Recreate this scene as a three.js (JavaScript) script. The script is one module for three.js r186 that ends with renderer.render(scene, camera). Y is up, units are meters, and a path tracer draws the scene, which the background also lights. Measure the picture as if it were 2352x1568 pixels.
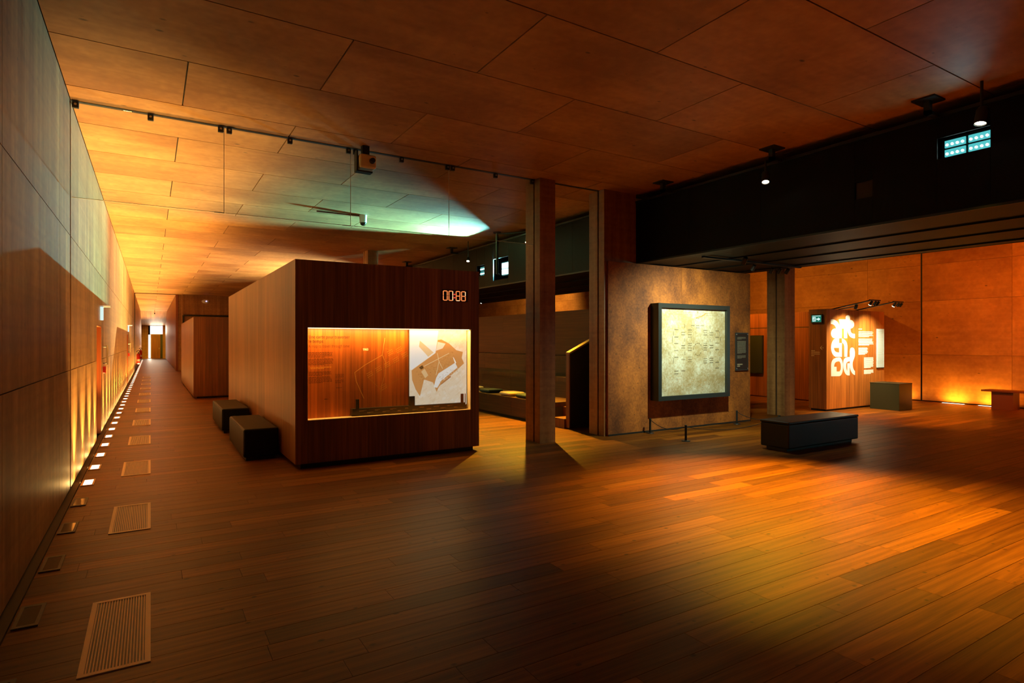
import * as THREE from 'three';
import { RoundedBoxGeometry } from 'three/addons/geometries/RoundedBoxGeometry.js';
import { mergeGeometries } from 'three/addons/utils/BufferGeometryUtils.js';
import { RectAreaLightUniformsLib } from 'three/addons/lights/RectAreaLightUniformsLib.js';
RectAreaLightUniformsLib.init();

// ---------------------------------------------------------------- camera, sky, exposure
const EYE = 1.73, YAW = 0.548937, FOCAL = 1357;
const scene = new THREE.Scene();
scene.background = new THREE.Color(0x000000);
const camera = new THREE.PerspectiveCamera(2 * Math.atan(784 / FOCAL) * 180 / Math.PI, 2352 / 1568, 0.05, 200);
camera.position.set(0, EYE, 0);
camera.rotation.set(0, -YAW, 0);
scene.add(camera);
const renderer = new THREE.WebGLRenderer();
renderer.toneMapping = THREE.LinearToneMapping;
renderer.toneMappingExposure = 1.0;
renderer.shadowMap.enabled = true;
const AMBER = [1, 0.4, 0.03], WARM = [1, 0.52, 0.03], UP = [1, 0.56, 0.15], CYAN = [0.2, 0.77, 0.9], DEEP = [1, 0.24, 0.006];

// pixel of the photograph -> point on a plane of the place
const FW = [Math.sin(YAW), -Math.cos(YAW)], RT = [Math.cos(YAW), Math.sin(YAW)];
const ray = (px, py) => { const l = (px - 1176) / FOCAL; return [FW[0] + l * RT[0], (784 - py) / FOCAL, FW[1] + l * RT[1]]; };
const onX = (px, py, X) => { const r = ray(px, py), t = X / r[0]; return [X, EYE + t * r[1], t * r[2]]; };
const onZ = (px, py, Z) => { const r = ray(px, py), t = Z / r[2]; return [t * r[0], EYE + t * r[1], Z]; };
const onY = (px, py, Y) => { const r = ray(px, py), t = (Y - EYE) / r[1]; return [t * r[0], Y, t * r[2]]; };

// ---------------------------------------------------------------- helpers
let seedState = 12345;
const rnd = () => { seedState = (seedState + 0x6d2b79f5) | 0; let t = Math.imul(seedState ^ (seedState >>> 15), 1 | seedState); t = (t + Math.imul(t ^ (t >>> 7), 61 | t)) ^ t; return ((t ^ (t >>> 14)) >>> 0) / 4294967296; };
const rr = (a, b) => a + (b - a) * rnd();
const taken = {};
const numbered = (n) => { const k = taken[n] = (taken[n] ?? -1) + 1; return k ? n + '_' + String(k).padStart(3, '0') : n; };
const wp = new THREE.Vector3();
function thing(name, label, category, pos = [0, 0, 0], group) {
  const o = new THREE.Group(); o.name = numbered(name); o.position.set(...pos); scene.add(o);
  o.userData = { label, category }; if (group) o.userData.group = group;
  return o;
}
function structure(name, pos = [0, 0, 0], label) {
  const o = new THREE.Group(); o.name = name; o.position.set(...pos); scene.add(o);
  o.userData = { kind: 'structure' }; if (label) o.userData.label = label;
  return o;
}
function mesh(name, geo, mat, parent) {           // geo in world coordinates
  const m = new THREE.Mesh(geo, mat); m.name = parent ? name : numbered(name);
  m.castShadow = m.receiveShadow = true;
  if (parent) { parent.updateWorldMatrix(true, false); wp.setFromMatrixPosition(parent.matrixWorld); geo.translate(-wp.x, -wp.y, -wp.z); parent.add(m); } else scene.add(m);
  return m;
}
function tag(o, label, category, group) { o.userData = { label, category }; if (group) o.userData.group = group; return o; }
// box with uv in metres; o: { uo, vo } uv shift, swap: turn the grain, tone: vertex colour
function bx(x0, x1, y0, y1, z0, z1, o = {}) {
  const P = [], N = [], U = [], I = [], C = [];
  const uo = o.uo ?? 0, vo = o.vo ?? 0;
  const face = (c, n, uv) => {
    const b = P.length / 3;
    for (const p of c) { P.push(...p); N.push(...n); let [u, v] = uv(p); if (o.swap) [u, v] = [v, u]; U.push(u + uo, v + vo); if (o.tone !== undefined) C.push(...(Array.isArray(o.tone) ? o.tone : [o.tone, o.tone, o.tone])); }
    I.push(b, b + 1, b + 2, b, b + 2, b + 3);
  };
  const zy = (p) => [p[2], p[1]], xz = (p) => [p[0], p[2]], xy = (p) => [p[0], p[1]];
  face([[x1, y0, z1], [x1, y0, z0], [x1, y1, z0], [x1, y1, z1]], [1, 0, 0], zy);
  face([[x0, y0, z0], [x0, y0, z1], [x0, y1, z1], [x0, y1, z0]], [-1, 0, 0], zy);
  face([[x0, y1, z1], [x1, y1, z1], [x1, y1, z0], [x0, y1, z0]], [0, 1, 0], xz);
  face([[x0, y0, z0], [x1, y0, z0], [x1, y0, z1], [x0, y0, z1]], [0, -1, 0], xz);
  face([[x0, y0, z1], [x1, y0, z1], [x1, y1, z1], [x0, y1, z1]], [0, 0, 1], xy);
  face([[x1, y0, z0], [x0, y0, z0], [x0, y1, z0], [x1, y1, z0]], [0, 0, -1], xy);
  const g = new THREE.BufferGeometry();
  g.setAttribute('position', new THREE.Float32BufferAttribute(P, 3)); g.setAttribute('normal', new THREE.Float32BufferAttribute(N, 3)); g.setAttribute('uv', new THREE.Float32BufferAttribute(U, 2));
  if (o.tone !== undefined) g.setAttribute('color', new THREE.Float32BufferAttribute(C, 3));
  g.setIndex(I); return g;
}
const cylY = (x, z, y0, y1, r0, r1 = r0, n = 20) => new THREE.CylinderGeometry(r1, r0, y1 - y0, n).translate(x, (y0 + y1) / 2, z);
function rod(a, b, r, n = 10) {                  // round bar between two points
  const A = new THREE.Vector3(...a), B = new THREE.Vector3(...b), d = B.clone().sub(A), L = d.length();
  const g = new THREE.CylinderGeometry(r, r, L, n);
  g.applyQuaternion(new THREE.Quaternion().setFromUnitVectors(new THREE.Vector3(0, 1, 0), d.normalize()));
  return g.translate((a[0] + b[0]) / 2, (a[1] + b[1]) / 2, (a[2] + b[2]) / 2);
}
const rbx = (x0, x1, y0, y1, z0, z1, r, s = 3) => new RoundedBoxGeometry(x1 - x0, y1 - y0, z1 - z0, s, r).translate((x0 + x1) / 2, (y0 + y1) / 2, (z0 + z1) / 2);
const lin = (c) => new THREE.Color().setRGB(...c);
function spot(parent, from, to, color, cd, angle, pen = 0.8, size = 1.5) {
  const l = new THREE.SpotLight(lin(color), cd, 0, angle, pen, 2); l.name = 'spot_light';
  l.castShadow = true; l.shadow.radius = size;
  parent.updateWorldMatrix(true, false); wp.setFromMatrixPosition(parent.matrixWorld);
  l.position.set(from[0] - wp.x, from[1] - wp.y, from[2] - wp.z);
  l.target.position.set(to[0] - wp.x, to[1] - wp.y, to[2] - wp.z); l.target.name = 'aim';
  parent.add(l); parent.add(l.target); return l;
}
function area(parent, at, towards, color, nits, w, h) {
  const l = new THREE.RectAreaLight(lin(color), nits, w, h); l.name = 'area_light';
  parent.updateWorldMatrix(true, false); wp.setFromMatrixPosition(parent.matrixWorld);
  l.position.set(at[0] - wp.x, at[1] - wp.y, at[2] - wp.z); parent.add(l); l.lookAt(...towards); return l;
}

// ---------------------------------------------------------------- textures
const LAT = new Float32Array(65536); for (let i = 0; i < 65536; i++) LAT[i] = rnd();
const sm = (t) => t * t * (3 - 2 * t);
function vn(x, y, px, py, s = 0) {                // tiling value noise
  let ix = Math.floor(x), iy = Math.floor(y); const fx = sm(x - ix), fy = sm(y - iy);
  const w = (a, p) => ((a % p) + p) % p, h = (a, b) => LAT[(w(a, px) * 173 + w(b, py) * 7919 + s * 3571) & 65535];
  const a = h(ix, iy), b = h(ix + 1, iy), c = h(ix, iy + 1), d = h(ix + 1, iy + 1);
  return a + (b - a) * fx + (c - a) * fy + (a - b - c + d) * fx * fy;
}
function fbm(u, v, fx, fy, oct, s = 0) { let r = 0, a = 0.5, t = 0; for (let i = 0; i < oct; i++) { r += a * vn(u * fx, v * fy, fx, fy, s + i); t += a; a *= 0.55; fx *= 2; fy *= 2; } return r / t; }
const clamp = (x, a, b) => Math.min(b, Math.max(a, x)), mixc = (a, b, t) => [a[0] + (b[0] - a[0]) * t, a[1] + (b[1] - a[1]) * t, a[2] + (b[2] - a[2]) * t];
function dataTex(W, H, f, sizeU, sizeV, srgb = true) {
  const d = new Uint8Array(W * H * 4);
  for (let y = 0; y < H; y++) for (let x = 0; x < W; x++) { const c = f(x / W, y / H), o = (y * W + x) * 4; d[o] = clamp(c[0], 0, 255); d[o + 1] = clamp(c[1], 0, 255); d[o + 2] = clamp(c[2], 0, 255); d[o + 3] = 255; }
  const t = new THREE.DataTexture(d, W, H); t.wrapS = t.wrapT = THREE.RepeatWrapping; t.magFilter = THREE.LinearFilter; t.minFilter = THREE.LinearMipmapLinearFilter; t.generateMipmaps = true;
  if (srgb) t.colorSpace = THREE.SRGBColorSpace;
  t.repeat.set(1 / sizeU, 1 / sizeV); t.needsUpdate = true; return t;
}
function holes(n, rmin, rmax, sx = 1) {              // pock marks stamped on a 1024 grid
  const G = 1024, a = new Float32Array(G * G);
  for (let i = 0; i < n; i++) { const x = rnd() * G, y = rnd() * G, r = rr(rmin, rmax) * G, s = rr(0.3, 1), w = Math.ceil(r * sx) + 1, h = Math.ceil(r) + 1; for (let q = -h; q <= h; q++) for (let p = -w; p <= w; p++) { const d = ((p / sx) ** 2 + q * q) / (r * r); if (d < 1) { const k = (((Math.floor(y) + q + G) % G) * G) + (Math.floor(x) + p + G) % G; a[k] = Math.max(a[k], s * (1 - d)); } } }
  return (u, v) => a[Math.floor(v * G) % G * G + Math.floor(u * G) % G];
}
const ceilHoles = holes(70, 0.0012, 0.0035, 2);
const concCeil = dataTex(1024, 1024, (u, v) => {
  const b = fbm(u, v, 5, 5, 4), f = fbm(u, v, 90, 90, 2, 9), st = fbm(u, v, 4, 60, 3, 21), k = ceilHoles(u, v);
  const t = 0.62 * b + 0.2 * st + 0.18 * f, c = mixc([150, 100, 52], [206, 154, 92], clamp((t - 0.3) * 2.2, 0, 1));
  return c.map((x) => x * (1 - 0.55 * k));
}, 6, 6);
const wallHoles = holes(60, 0.001, 0.003);
const concWall = dataTex(1024, 1024, (u, v) => {
  const b = fbm(u, v, 4, 3, 4, 3), st = fbm(u, v, 46, 2, 4, 31), f = fbm(u, v, 120, 120, 2, 9), k = wallHoles(u, v), hz = fbm(u, v, 2, 150, 2, 44);
  const t = 0.36 * b + 0.42 * st + 0.12 * f + 0.1 * hz, c = mixc([124, 82, 42], [212, 162, 98], clamp((t - 0.3) * 2.1, 0, 1));
  return c.map((x) => x * (1 - 0.5 * k));
}, 6, 6);
const earthHoles = holes(240, 0.001, 0.004);
const earthWall = dataTex(1024, 1024, (u, v) => {
  const b = fbm(u, v, 6, 4, 5, 5), g = fbm(u, v, 14, 9, 4, 71), f = fbm(u, v, 150, 150, 2, 12), k = earthHoles(u, v);
  const t = 0.5 * b + 0.3 * g + 0.2 * f, c = mixc([98, 54, 16], [200, 122, 42], clamp((t - 0.3) * 2.3, 0, 1));
  return c.map((x) => x * (1 - 0.5 * k));
}, 4, 4);
const floorKnots = holes(46, 0.004, 0.012, 0.7);
const oakTex = dataTex(1536, 1024, (u, v) => {
  const warp = fbm(u, v, 2, 8, 2, 2), ring = 0.5 + 0.5 * Math.sin(6.2832 * (v * 22 + 2.6 * warp)), fine = fbm(u, v, 10, 240, 2, 17), tone = fbm(u, v, 3, 14, 3, 40), k = floorKnots(u, v);
  const t = 0.18 * ring + 0.34 * fine + 0.48 * tone, c = mixc([120, 66, 12], [186, 114, 26], clamp((t - 0.22) * 1.7, 0, 1));
  return c.map((x) => x * (1 - 0.6 * k));
}, 3.2, 1.6);
const veneerAt = (u, v) => {
  const warp = fbm(u, v, 10, 1, 2, 6), ring = 0.5 + 0.5 * Math.sin(6.2832 * (u * 24 + 2.4 * warp)), fine = fbm(u, v, 230, 5, 2, 18), tone = fbm(u, v, 16, 2, 3, 51);
  const t = 0.12 * ring + 0.42 * fine + 0.46 * tone;
  return mixc([98, 58, 24], [172, 110, 50], clamp((t - 0.16) * 1.5, 0, 1));
};
const veneerTex = dataTex(1024, 1024, veneerAt, 2, 2.8);
const perfTex = dataTex(128, 128, (u, v) => {      // perforated steel sheet: dark holes in staggered rows
  const hole = (x, y) => Math.hypot(((u * 8 - x + 4) % 1 + 1) % 1 - 0.5, (((v * 4 - y + 4) % 1 + 1) % 1 - 0.5) * 1.0) < 0.3;
  const row = Math.floor(v * 8) % 2, hu = ((u * 8 + row * 0.5) % 1) - 0.5, hv = ((v * 8) % 1) - 0.5;
  const s = Math.hypot(hu, hv) < 0.31 ? 3 : 22; return [s * 0.92, s, s * 0.9];
}, 0.128, 0.128);

// ---------------------------------------------------------------- materials
const std = (o) => new THREE.MeshStandardMaterial(o);
const M = {
  ceil: std({ map: concCeil, bumpMap: concCeil, bumpScale: 0.0015, roughness: 0.58, vertexColors: true }),
  wall: std({ map: concWall, bumpMap: concWall, bumpScale: 0.001, roughness: 0.5, vertexColors: true }),
  wallOrange: std({ map: concCeil, bumpMap: concCeil, bumpScale: 0.001, roughness: 0.65, vertexColors: true }),
  wallPlain: std({ map: concWall, roughness: 0.55 }),
  earth: std({ map: earthWall, bumpMap: earthWall, bumpScale: 0.002, roughness: 0.75 }),
  floor: new THREE.MeshPhysicalMaterial({ map: oakTex, roughness: 0.42, specularIntensity: 0.35, vertexColors: true }),
  wood: std({ map: veneerTex, roughness: 0.45, vertexColors: true }),
  joint: std({ color: lin([0.02, 0.017, 0.013]), roughness: 0.9 }),
  black: std({ color: lin([0.012, 0.015, 0.013]), roughness: 0.5 }),
  blackMetal: std({ color: lin([0.016, 0.02, 0.018]), roughness: 0.4, metalness: 0.3 }),
  perf: new THREE.MeshPhysicalMaterial({ map: perfTex, roughness: 0.55, specularIntensity: 0.25 }),
  leather: new THREE.MeshPhysicalMaterial({ color: lin([0.01, 0.013, 0.012]), roughness: 0.4, specularIntensity: 0.8 }),
  steel: std({ color: lin([0.35, 0.33, 0.3]), roughness: 0.35, metalness: 0.8 }),
  brass: std({ color: lin([0.78, 0.6, 0.36]), roughness: 0.5, metalness: 0.1 }),
  white: std({ color: lin([0.8, 0.8, 0.78]), roughness: 0.6 }),
  vinyl: std({ color: lin([0.62, 0.72, 0.84]), roughness: 0.5 }),
  red: std({ color: lin([0.6, 0.02, 0.015]), roughness: 0.35 }),
  redDark: std({ color: lin([0.22, 0.06, 0.02]), roughness: 0.5 }),
  lining: std({ color: lin([0.85, 0.66, 0.36]), roughness: 0.6 }),
  plinth: std({ color: lin([0.03, 0.038, 0.022]), roughness: 0.3, metalness: 0.2 }),
  frame: std({ color: lin([0.05, 0.06, 0.055]), roughness: 0.3, metalness: 0.6 }),
  cushionBeige: std({ color: lin([0.55, 0.43, 0.28]), roughness: 0.9 }),
  cushionDark: std({ color: lin([0.015, 0.03, 0.03]), roughness: 0.85 }),
  glass: new THREE.MeshPhysicalMaterial({ color: lin([0.95, 0.98, 0.96]), roughness: 0.02, transmission: 1, thickness: 0, ior: 1.5 }),
  bronze: std({ color: lin([0.1, 0.085, 0.05]), roughness: 0.5 }),
  leatherDull: new THREE.MeshPhysicalMaterial({ color: lin([0.009, 0.01, 0.008]), roughness: 0.45, specularIntensity: 0.2 }),
  edge: std({ color: lin([0.6, 0.62, 0.5]), roughness: 0.6 }),
  darkGlass: std({ color: lin([0.035, 0.038, 0.026]), roughness: 0.12 }),
};
const glow = (c, k) => std({ color: 0x000000, emissive: lin(c), emissiveIntensity: k, roughness: 0.6 });
M.lampWarm = glow([1, 0.86, 0.6], 12); M.lampCool = glow([0.9, 1, 0.95], 12); M.cyan = glow([0.45, 0.95, 1], 8); M.cyanDim = glow([0.12, 0.62, 0.6], 0.5);
M.uplight = glow([1, 0.9, 0.68], 3); M.strip = glow([1, 0.75, 0.35], 4); M.day = glow([0.86, 0.92, 1], 1.5);

// ---------------------------------------------------------------- setting
const H = 4.51, XL = -0.79, XR = 19.2, ZJ = -8.48, ZB = -40, ZF = 4;
const CX = 1.28;                                   // right wall of the long passage

// floor of oak boards laid across the long wall
{
  const floor = structure('floor');
  mesh('screed', bx(XL - 0.3, XR + 0.3, -0.3, -0.022, -70.4, ZF + 0.3), M.joint, floor);
  const W = 0.19, boards = [];
  let row = 0;
  for (let z = ZF; z > -70; z -= W, row++) {
    const xe = z < ZB ? CX : XR; let x = XL + 0.06 - rr(0, 2.0), first = true;
    while (x < xe) {
      const L = rr(1.3, 2.3), a = Math.max(x, XL + 0.06), b = Math.min(x + L, xe); x += L;
      if (b - a < 0.02) continue;
      const cxm = (a + b) / 2, cz = z - W / 2, dep = cxm * FW[0] + cz * FW[1], lat = cxm * RT[0] + cz * RT[1];
      const seen = dep > 1.5 && Math.abs(lat / dep) < 0.98;
      const tn = clamp(0.41 + 0.2 * (rnd() + rnd() - 1) + (rnd() < 0.12 ? 0.18 : 0), 0.24, 0.75), hue = rr(-0.05, 0.05);
      boards.push({ a, b, z, score: seen ? (b - a) / (dep * dep) : 0, tone: [tn, tn * (1 + hue), tn * (1 + hue * 2)] });
    }
  }
  boards.sort((p, q) => q.score - p.score);
  const rest = [];
  boards.forEach((p, i) => {
    const g = bx(p.a + 0.0012, p.b - 0.0012, -0.022, 0, p.z - W + 0.0018, p.z - 0.0018, { uo: rr(0, 3), vo: rr(0, 1.5), tone: p.tone });
    if (i < 300) mesh('plank', g, M.floor, floor); else rest.push(g);
  });
  const m = mesh('far_planks', mergeGeometries(rest), M.floor, floor); m.userData.kind = 'stuff';
}
// ceiling of cast panels in running bond, split by the expansion joint
{
  const ceiling = structure('ceiling');
  mesh('slab', bx(XL - 0.3, XR + 0.3, H + 0.02, H + 0.4, -64, ZF + 0.3), M.joint, ceiling);
  const P = 1.28, g = 0.007, rest = [];
  for (let k = -5; k < 48; k++) {
    let z1 = -2.85 - P * k, z0 = z1 - P; if (z1 > ZF) z1 = ZF; if (z0 > ZF) continue; if (z0 < -64) break;
    const spans = z1 > ZJ && z0 < ZJ ? [[z0, ZJ - 0.03], [ZJ + 0.03, z1]] : [[z0, z1]];
    const off = 0.32 + (Math.abs(k) % 2 ? 1.28 : 0) + 1.28;
    for (let j = -2; j < 9; j++) {
      const x0 = Math.max(XL, off + 2.56 * (j - 1)), x1 = Math.min(z0 < ZB ? CX : XR, off + 2.56 * j); if (x1 - x0 < 0.03) continue;
      for (const [a, b] of spans) {
        const tn = rr(0.86, 1.06);
        const geo = bx(x0 + g, x1 - g, H, H + 0.022, a + g, b - g, { uo: rr(0, 6), vo: rr(0, 6), tone: [tn, tn, tn * rr(0.96, 1.02)] });
        if (x0 < 10 && a < 1) mesh('panel', geo, M.ceil, ceiling); else rest.push(geo);
      }
    }
  }
  const m = mesh('far_panels', mergeGeometries(rest), M.ceil, ceiling); m.userData.kind = 'stuff';
  mesh('joint_seal', bx(XL, XR, H - 0.004, H + 0.02, ZJ - 0.035, ZJ + 0.035), M.black, ceiling);
}
// long wall (beside the floor uplights) of cast panels; niches for two doors
const NICHES = [[-13.4, -12.36], [-28.6, -27.6]];
{
  const wall = structure('wall_left');
  const back = bx(XL - 0.6, XL - 0.3, -0.3, H + 0.3, -70.4, ZF + 0.3); mesh('backing', back, M.joint, wall);
  const zs = [ZF, 2.9, 0.3, -2.2, -4.8, -7.53, ZJ]; for (let z = -10.93; z > -70; z -= 2.6) zs.push(z); zs.push(-70);
  const ys = [0.035, 1.4, 2.95, H];
  for (let i = 0; i + 1 < zs.length; i++) for (let j = 0; j < 3; j++) {
    const gp = 0.004, g1 = zs[i] === ZJ ? 0.045 : gp, g0 = zs[i + 1] === ZJ ? 0.045 : gp; let a = zs[i + 1] + g0, b = zs[i] - g1;
    const tn = rr(0.85, 1.05), o = { uo: rr(0, 6), vo: rr(0, 6), tone: [tn, tn, tn] };
    let parts = [[a, b, ys[j] + gp, ys[j + 1] - gp]];
    for (const [n0, n1] of NICHES) parts = parts.flatMap(([p, q, y0, y1]) => {
      if (n1 <= p || n0 >= q || y0 > 2.03) return [[p, q, y0, y1]];
      const r = []; if (n0 > p) r.push([p, n0, y0, y1]); if (n1 < q) r.push([n1, q, y0, y1]); if (y1 > 2.03) r.push([Math.max(p, n0), Math.min(q, n1), 2.03, y1]); return r;
    });
    for (const [p, q, y0, y1] of parts) if (q - p > 0.01) mesh('panel', bx(XL - 0.3, XL, y0, y1, p, q, o), M.wall, wall);
  }
  mesh('joint_seal', bx(XL - 0.3, XL - 0.06, 0, H, ZJ - 0.06, ZJ + 0.06), M.black, wall);
}
{
  const b = structure('baseboard_left'); mesh('skirting_channel', bx(XL - 0.02, XL + 0.058, -0.02, 0.012, -70, ZF), std({ color: lin([0.05, 0.03, 0.014]), roughness: 0.7 }), b);
}
// right wall
{
  const wall = structure('wall_right');
  mesh('backing', bx(XR + 0.2, XR + 0.5, -0.3, H + 0.3, ZB - 0.3, ZF + 0.3), M.joint, wall);
  const zs = [ZF, 1.2, -1.5, -4.2, -6.35, ZJ, -10.0]; for (let z = -12.6; z > -39; z -= 2.6) zs.push(z); zs.push(ZB);
  const ys = [0.02, 1.35, 2.9, 3.95, H];
  for (let i = 0; i + 1 < zs.length; i++) for (let j = 0; j < 4; j++) {
    const gp = 0.003, g1 = zs[i] === ZJ ? 0.025 : gp, g0 = zs[i + 1] === ZJ ? 0.025 : gp, tn = rr(0.84, 1.06);
    mesh('panel', bx(XR, XR + 0.2, ys[j] + gp, ys[j + 1] - gp, zs[i + 1] + g0, zs[i] - g1, { uo: rr(0, 6), vo: rr(0, 6), tone: [tn, tn * 0.86, tn * 0.7] }), M.wallOrange, wall);
  }
  mesh('joint_seal', bx(XR + 0.02, XR + 0.2, 0, H, ZJ - 0.03, ZJ + 0.03), M.black, wall);
}
{
  const w = structure('wall_back'); mesh('concrete_face', bx(CX, XR + 0.3, -0.1, H + 0.1, ZB - 0.3, ZB), M.wallPlain, w);
  const f = structure('wall_front'); mesh('concrete_face', bx(XL - 0.3, XR + 0.3, -0.1, H + 0.1, ZF, ZF + 0.3), M.wallPlain, f);
}
// passage beyond the back wall
{
  const w = structure('wall_passage');
  let k = 0; for (let z = ZB; z > -69.9; z -= 1.25, k++) { const tn = rr(0.6, 0.95); mesh('panel', bx(CX, CX + 0.25, 0.02, H, Math.max(z - 1.25, -70) + 0.004, z - 0.004, { uo: rr(0, 2), vo: rr(0, 2), tone: [tn * 1.1, tn * 0.8, tn * 0.6] }), M.wood, w); }
  const e = structure('wall_end'); mesh('concrete_face', mergeGeometries([bx(XL - 0.3, -0.2, -0.1, H + 0.3, -70.3, -70), bx(1.05, CX + 0.3, -0.1, H + 0.3, -70.3, -70), bx(-0.2, 1.05, 3.35, H + 0.3, -70.3, -70)]), M.wallPlain, e);
  const s = structure('ceiling_slope');
  const g = bx(XL - 0.3, CX + 0.3, 0, 0.25, -70.2, -63.2), p = g.attributes.position; for (let i = 0; i < p.count; i++) p.setY(i, p.getY(i) + 3.35 + (p.getZ(i) + 70) / 6 * 1.1); g.computeVertexNormals();
  mesh('concrete_face', g, M.wallPlain, s);
  const d = structure('door_1'); mesh('leaf', bx(0.05, 0.85, 0.02, 2.42, -70.1, -70.04, { tone: [1.1, 0.9, 0.7] }), M.wood, d); mesh('handle', bx(0.72, 0.76, 0.95, 1.1, -70.04, -69.98), M.steel, d);
  mesh('frame', bx(0.86, 1.05, 0, 2.45, -70.12, -70.02), M.black, d);
  const t = structure('window_1'); mesh('window_pane', bx(-0.05, 1.05, 2.48, 3.34, -70.2, -70.15), M.day, t); mesh('window_frame', bx(-0.05, 1.05, 2.42, 2.48, -70.2, -70.03), M.white, t);
  area(t, [0.5, 2.9, -69.98], [0.5, 1.6, -60], [1, 0.76, 0.5], 16, 1.1, 0.85);
  const q = structure('window_2'); mesh('window_pane', bx(-0.2, 0.04, 0.05, 2.42, -70.2, -70.15), M.day, q); mesh('window_frame', bx(0.0, 0.05, 0.02, 2.42, -70.15, -70.0), M.white, q);
  area(q, [-0.08, 1.2, -69.98], [-0.08, 1.2, -60], [1, 0.78, 0.55], 16, 0.2, 2.3);
  spotlight('warm downlight in the passage before the end door', [0.3, 4.2, -61.5], [0.45, 0.9, -70], WARM, 160, 0.3, M.lampWarm, { top: H });
  const tr = structure('trim_1'); mesh('joint_band', bx(XL, CX, H - 0.03, H, ZB - 0.06, ZB + 0.04), M.joint, tr);
  mesh('joint_band_001', bx(XL, XL + 0.03, 0, H, ZB - 0.06, ZB + 0.04), M.joint, tr); mesh('joint_band_002', bx(CX - 0.02, CX + 0.1, 0, H, ZB - 0.01, ZB + 0.05), M.redDark, tr);
}

// ---------------------------------------------------------------- columns
function column(x0, x1, z0, z1, zs, label, y1 = H) {
  const c = thing('column', label, 'column', [(x0 + x1) / 2, 0, (z0 + z1) / 2]);
  const o = { uo: rr(0, 6), vo: rr(0, 6), tone: 0.9 };
  mesh('pillar_half', bx(x0, x1, 0, y1, zs + 0.02, z1, o), M.wall, c);
  mesh('pillar_half', bx(x0, x1, 0, y1, z0, zs - 0.02, o), M.wall, c);
  mesh('joint_seal', bx(x0 + 0.03, x1 - 0.03, 0, y1, zs - 0.02, zs + 0.02), M.black, c);
  return c;
}
column(5.63, 5.95, -8.74, -8.3, ZJ, 'slim concrete column with a dark joint, beside the map showcase');
column(7.06, 7.84, -8.75, -8.32, ZJ - 0.01, 'wide concrete pier with a dark joint, at the end of the earth-toned wall', H);
column(12.56, 12.95, -8.86, -8.4, -8.62, 'concrete column with a dark joint, next to the lettered wooden kiosk');
column(5.63, 5.95, -18.05, -17.6, -17.9, 'concrete column rising behind the map showcase');

// ---------------------------------------------------------------- suspended black boxes
const BX0 = 7.85, BX1 = 11.0, BY0 = 3.2, BY1 = 4.38;
function suspended(name, label, z0, z1, openings, ribs) {
  const t = thing(name, label, 'ceiling box', [(BX0 + BX1) / 2, BY0, (z0 + z1) / 2]);
  // side sheets with cut-outs
  let z = z1; const cuts = openings.slice().sort((p, q) => q.z1 - p.z1);
  const sheet = (a, b) => { const n = Math.max(1, Math.round((b - a) / 1.42)); for (let i = 0; i < n; i++) { const p = a + (b - a) * i / n, q = a + (b - a) * (i + 1) / n; mesh('side_sheet', bx(BX0, BX0 + 0.02, BY0, BY1, p + 0.003, q - 0.003), M.perf, t); } };
  for (const c of cuts) { sheet(c.z1, z); mesh('side_sheet', bx(BX0, BX0 + 0.02, BY0, c.y0, c.z0, c.z1), M.perf, t); mesh('side_sheet', bx(BX0, BX0 + 0.02, c.y1, BY1, c.z0, c.z1), M.perf, t); z = c.z0; }
  sheet(z0, z);
  mesh('side_sheet', bx(BX1 - 0.02, BX1, BY0, BY1, z0, z1), M.perf, t);
  mesh('end_sheet', bx(BX0 + 0.02, BX1 - 0.02, BY0, BY1, z0, z0 + 0.02), M.perf, t);
  mesh('end_sheet', bx(BX0 + 0.02, BX1 - 0.02, BY0, BY1, z1 - 0.02, z1), M.perf, t);
  mesh('top_sheet', bx(BX0 + 0.02, BX1 - 0.02, BY1 - 0.02, BY1, z0 + 0.02, z1 - 0.02), M.black, t);
  mesh('bottom_sheet', bx(BX0 + 0.02, BX1 - 0.02, BY0 + 0.02, BY0 + 0.04, z0 + 0.02, z1 - 0.02), M.perf, t);
  for (let i = 0; i < 4; i++) { const x = BX0 + 0.02 + i * 0.95; mesh('bottom_rib', bx(x, Math.min(x + 0.22, BX1 - 0.02), BY0, BY0 + 0.02, z0 + 0.02, z1 - 0.02), M.perf, t); }
  mesh('top_rail', bx(BX0 - 0.025, BX0, BY1 - 0.04, BY1, z0, z1), M.blackMetal, t);
  mesh('bottom_rail', bx(BX0 - 0.012, BX0, BY0, BY0 + 0.03, z0, z1), M.blackMetal, t);
  return t;
}
suspended('suspended_box', 'long black perforated-metal box hung from the ceiling above the black bench', -8.43, 3.6, [{ z0: -3.3, z1: -2.79, y0: 3.86, y1: 4.1 }, { z0: -4.25, z1: -4.03, y0: 3.58, y1: 3.8 }], 6);
suspended('suspended_box', 'long black perforated-metal box hung over the tiered seating', -36, -8.95, [{ z0: -13.8, z1: -13.02, y0: 3.36, y1: 3.93 }, { z0: -14.75, z1: -14.3, y0: 3.55, y1: 3.85 }, { z0: -23.5, z1: -22.3, y0: 3.36, y1: 3.95 }], 6);

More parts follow.
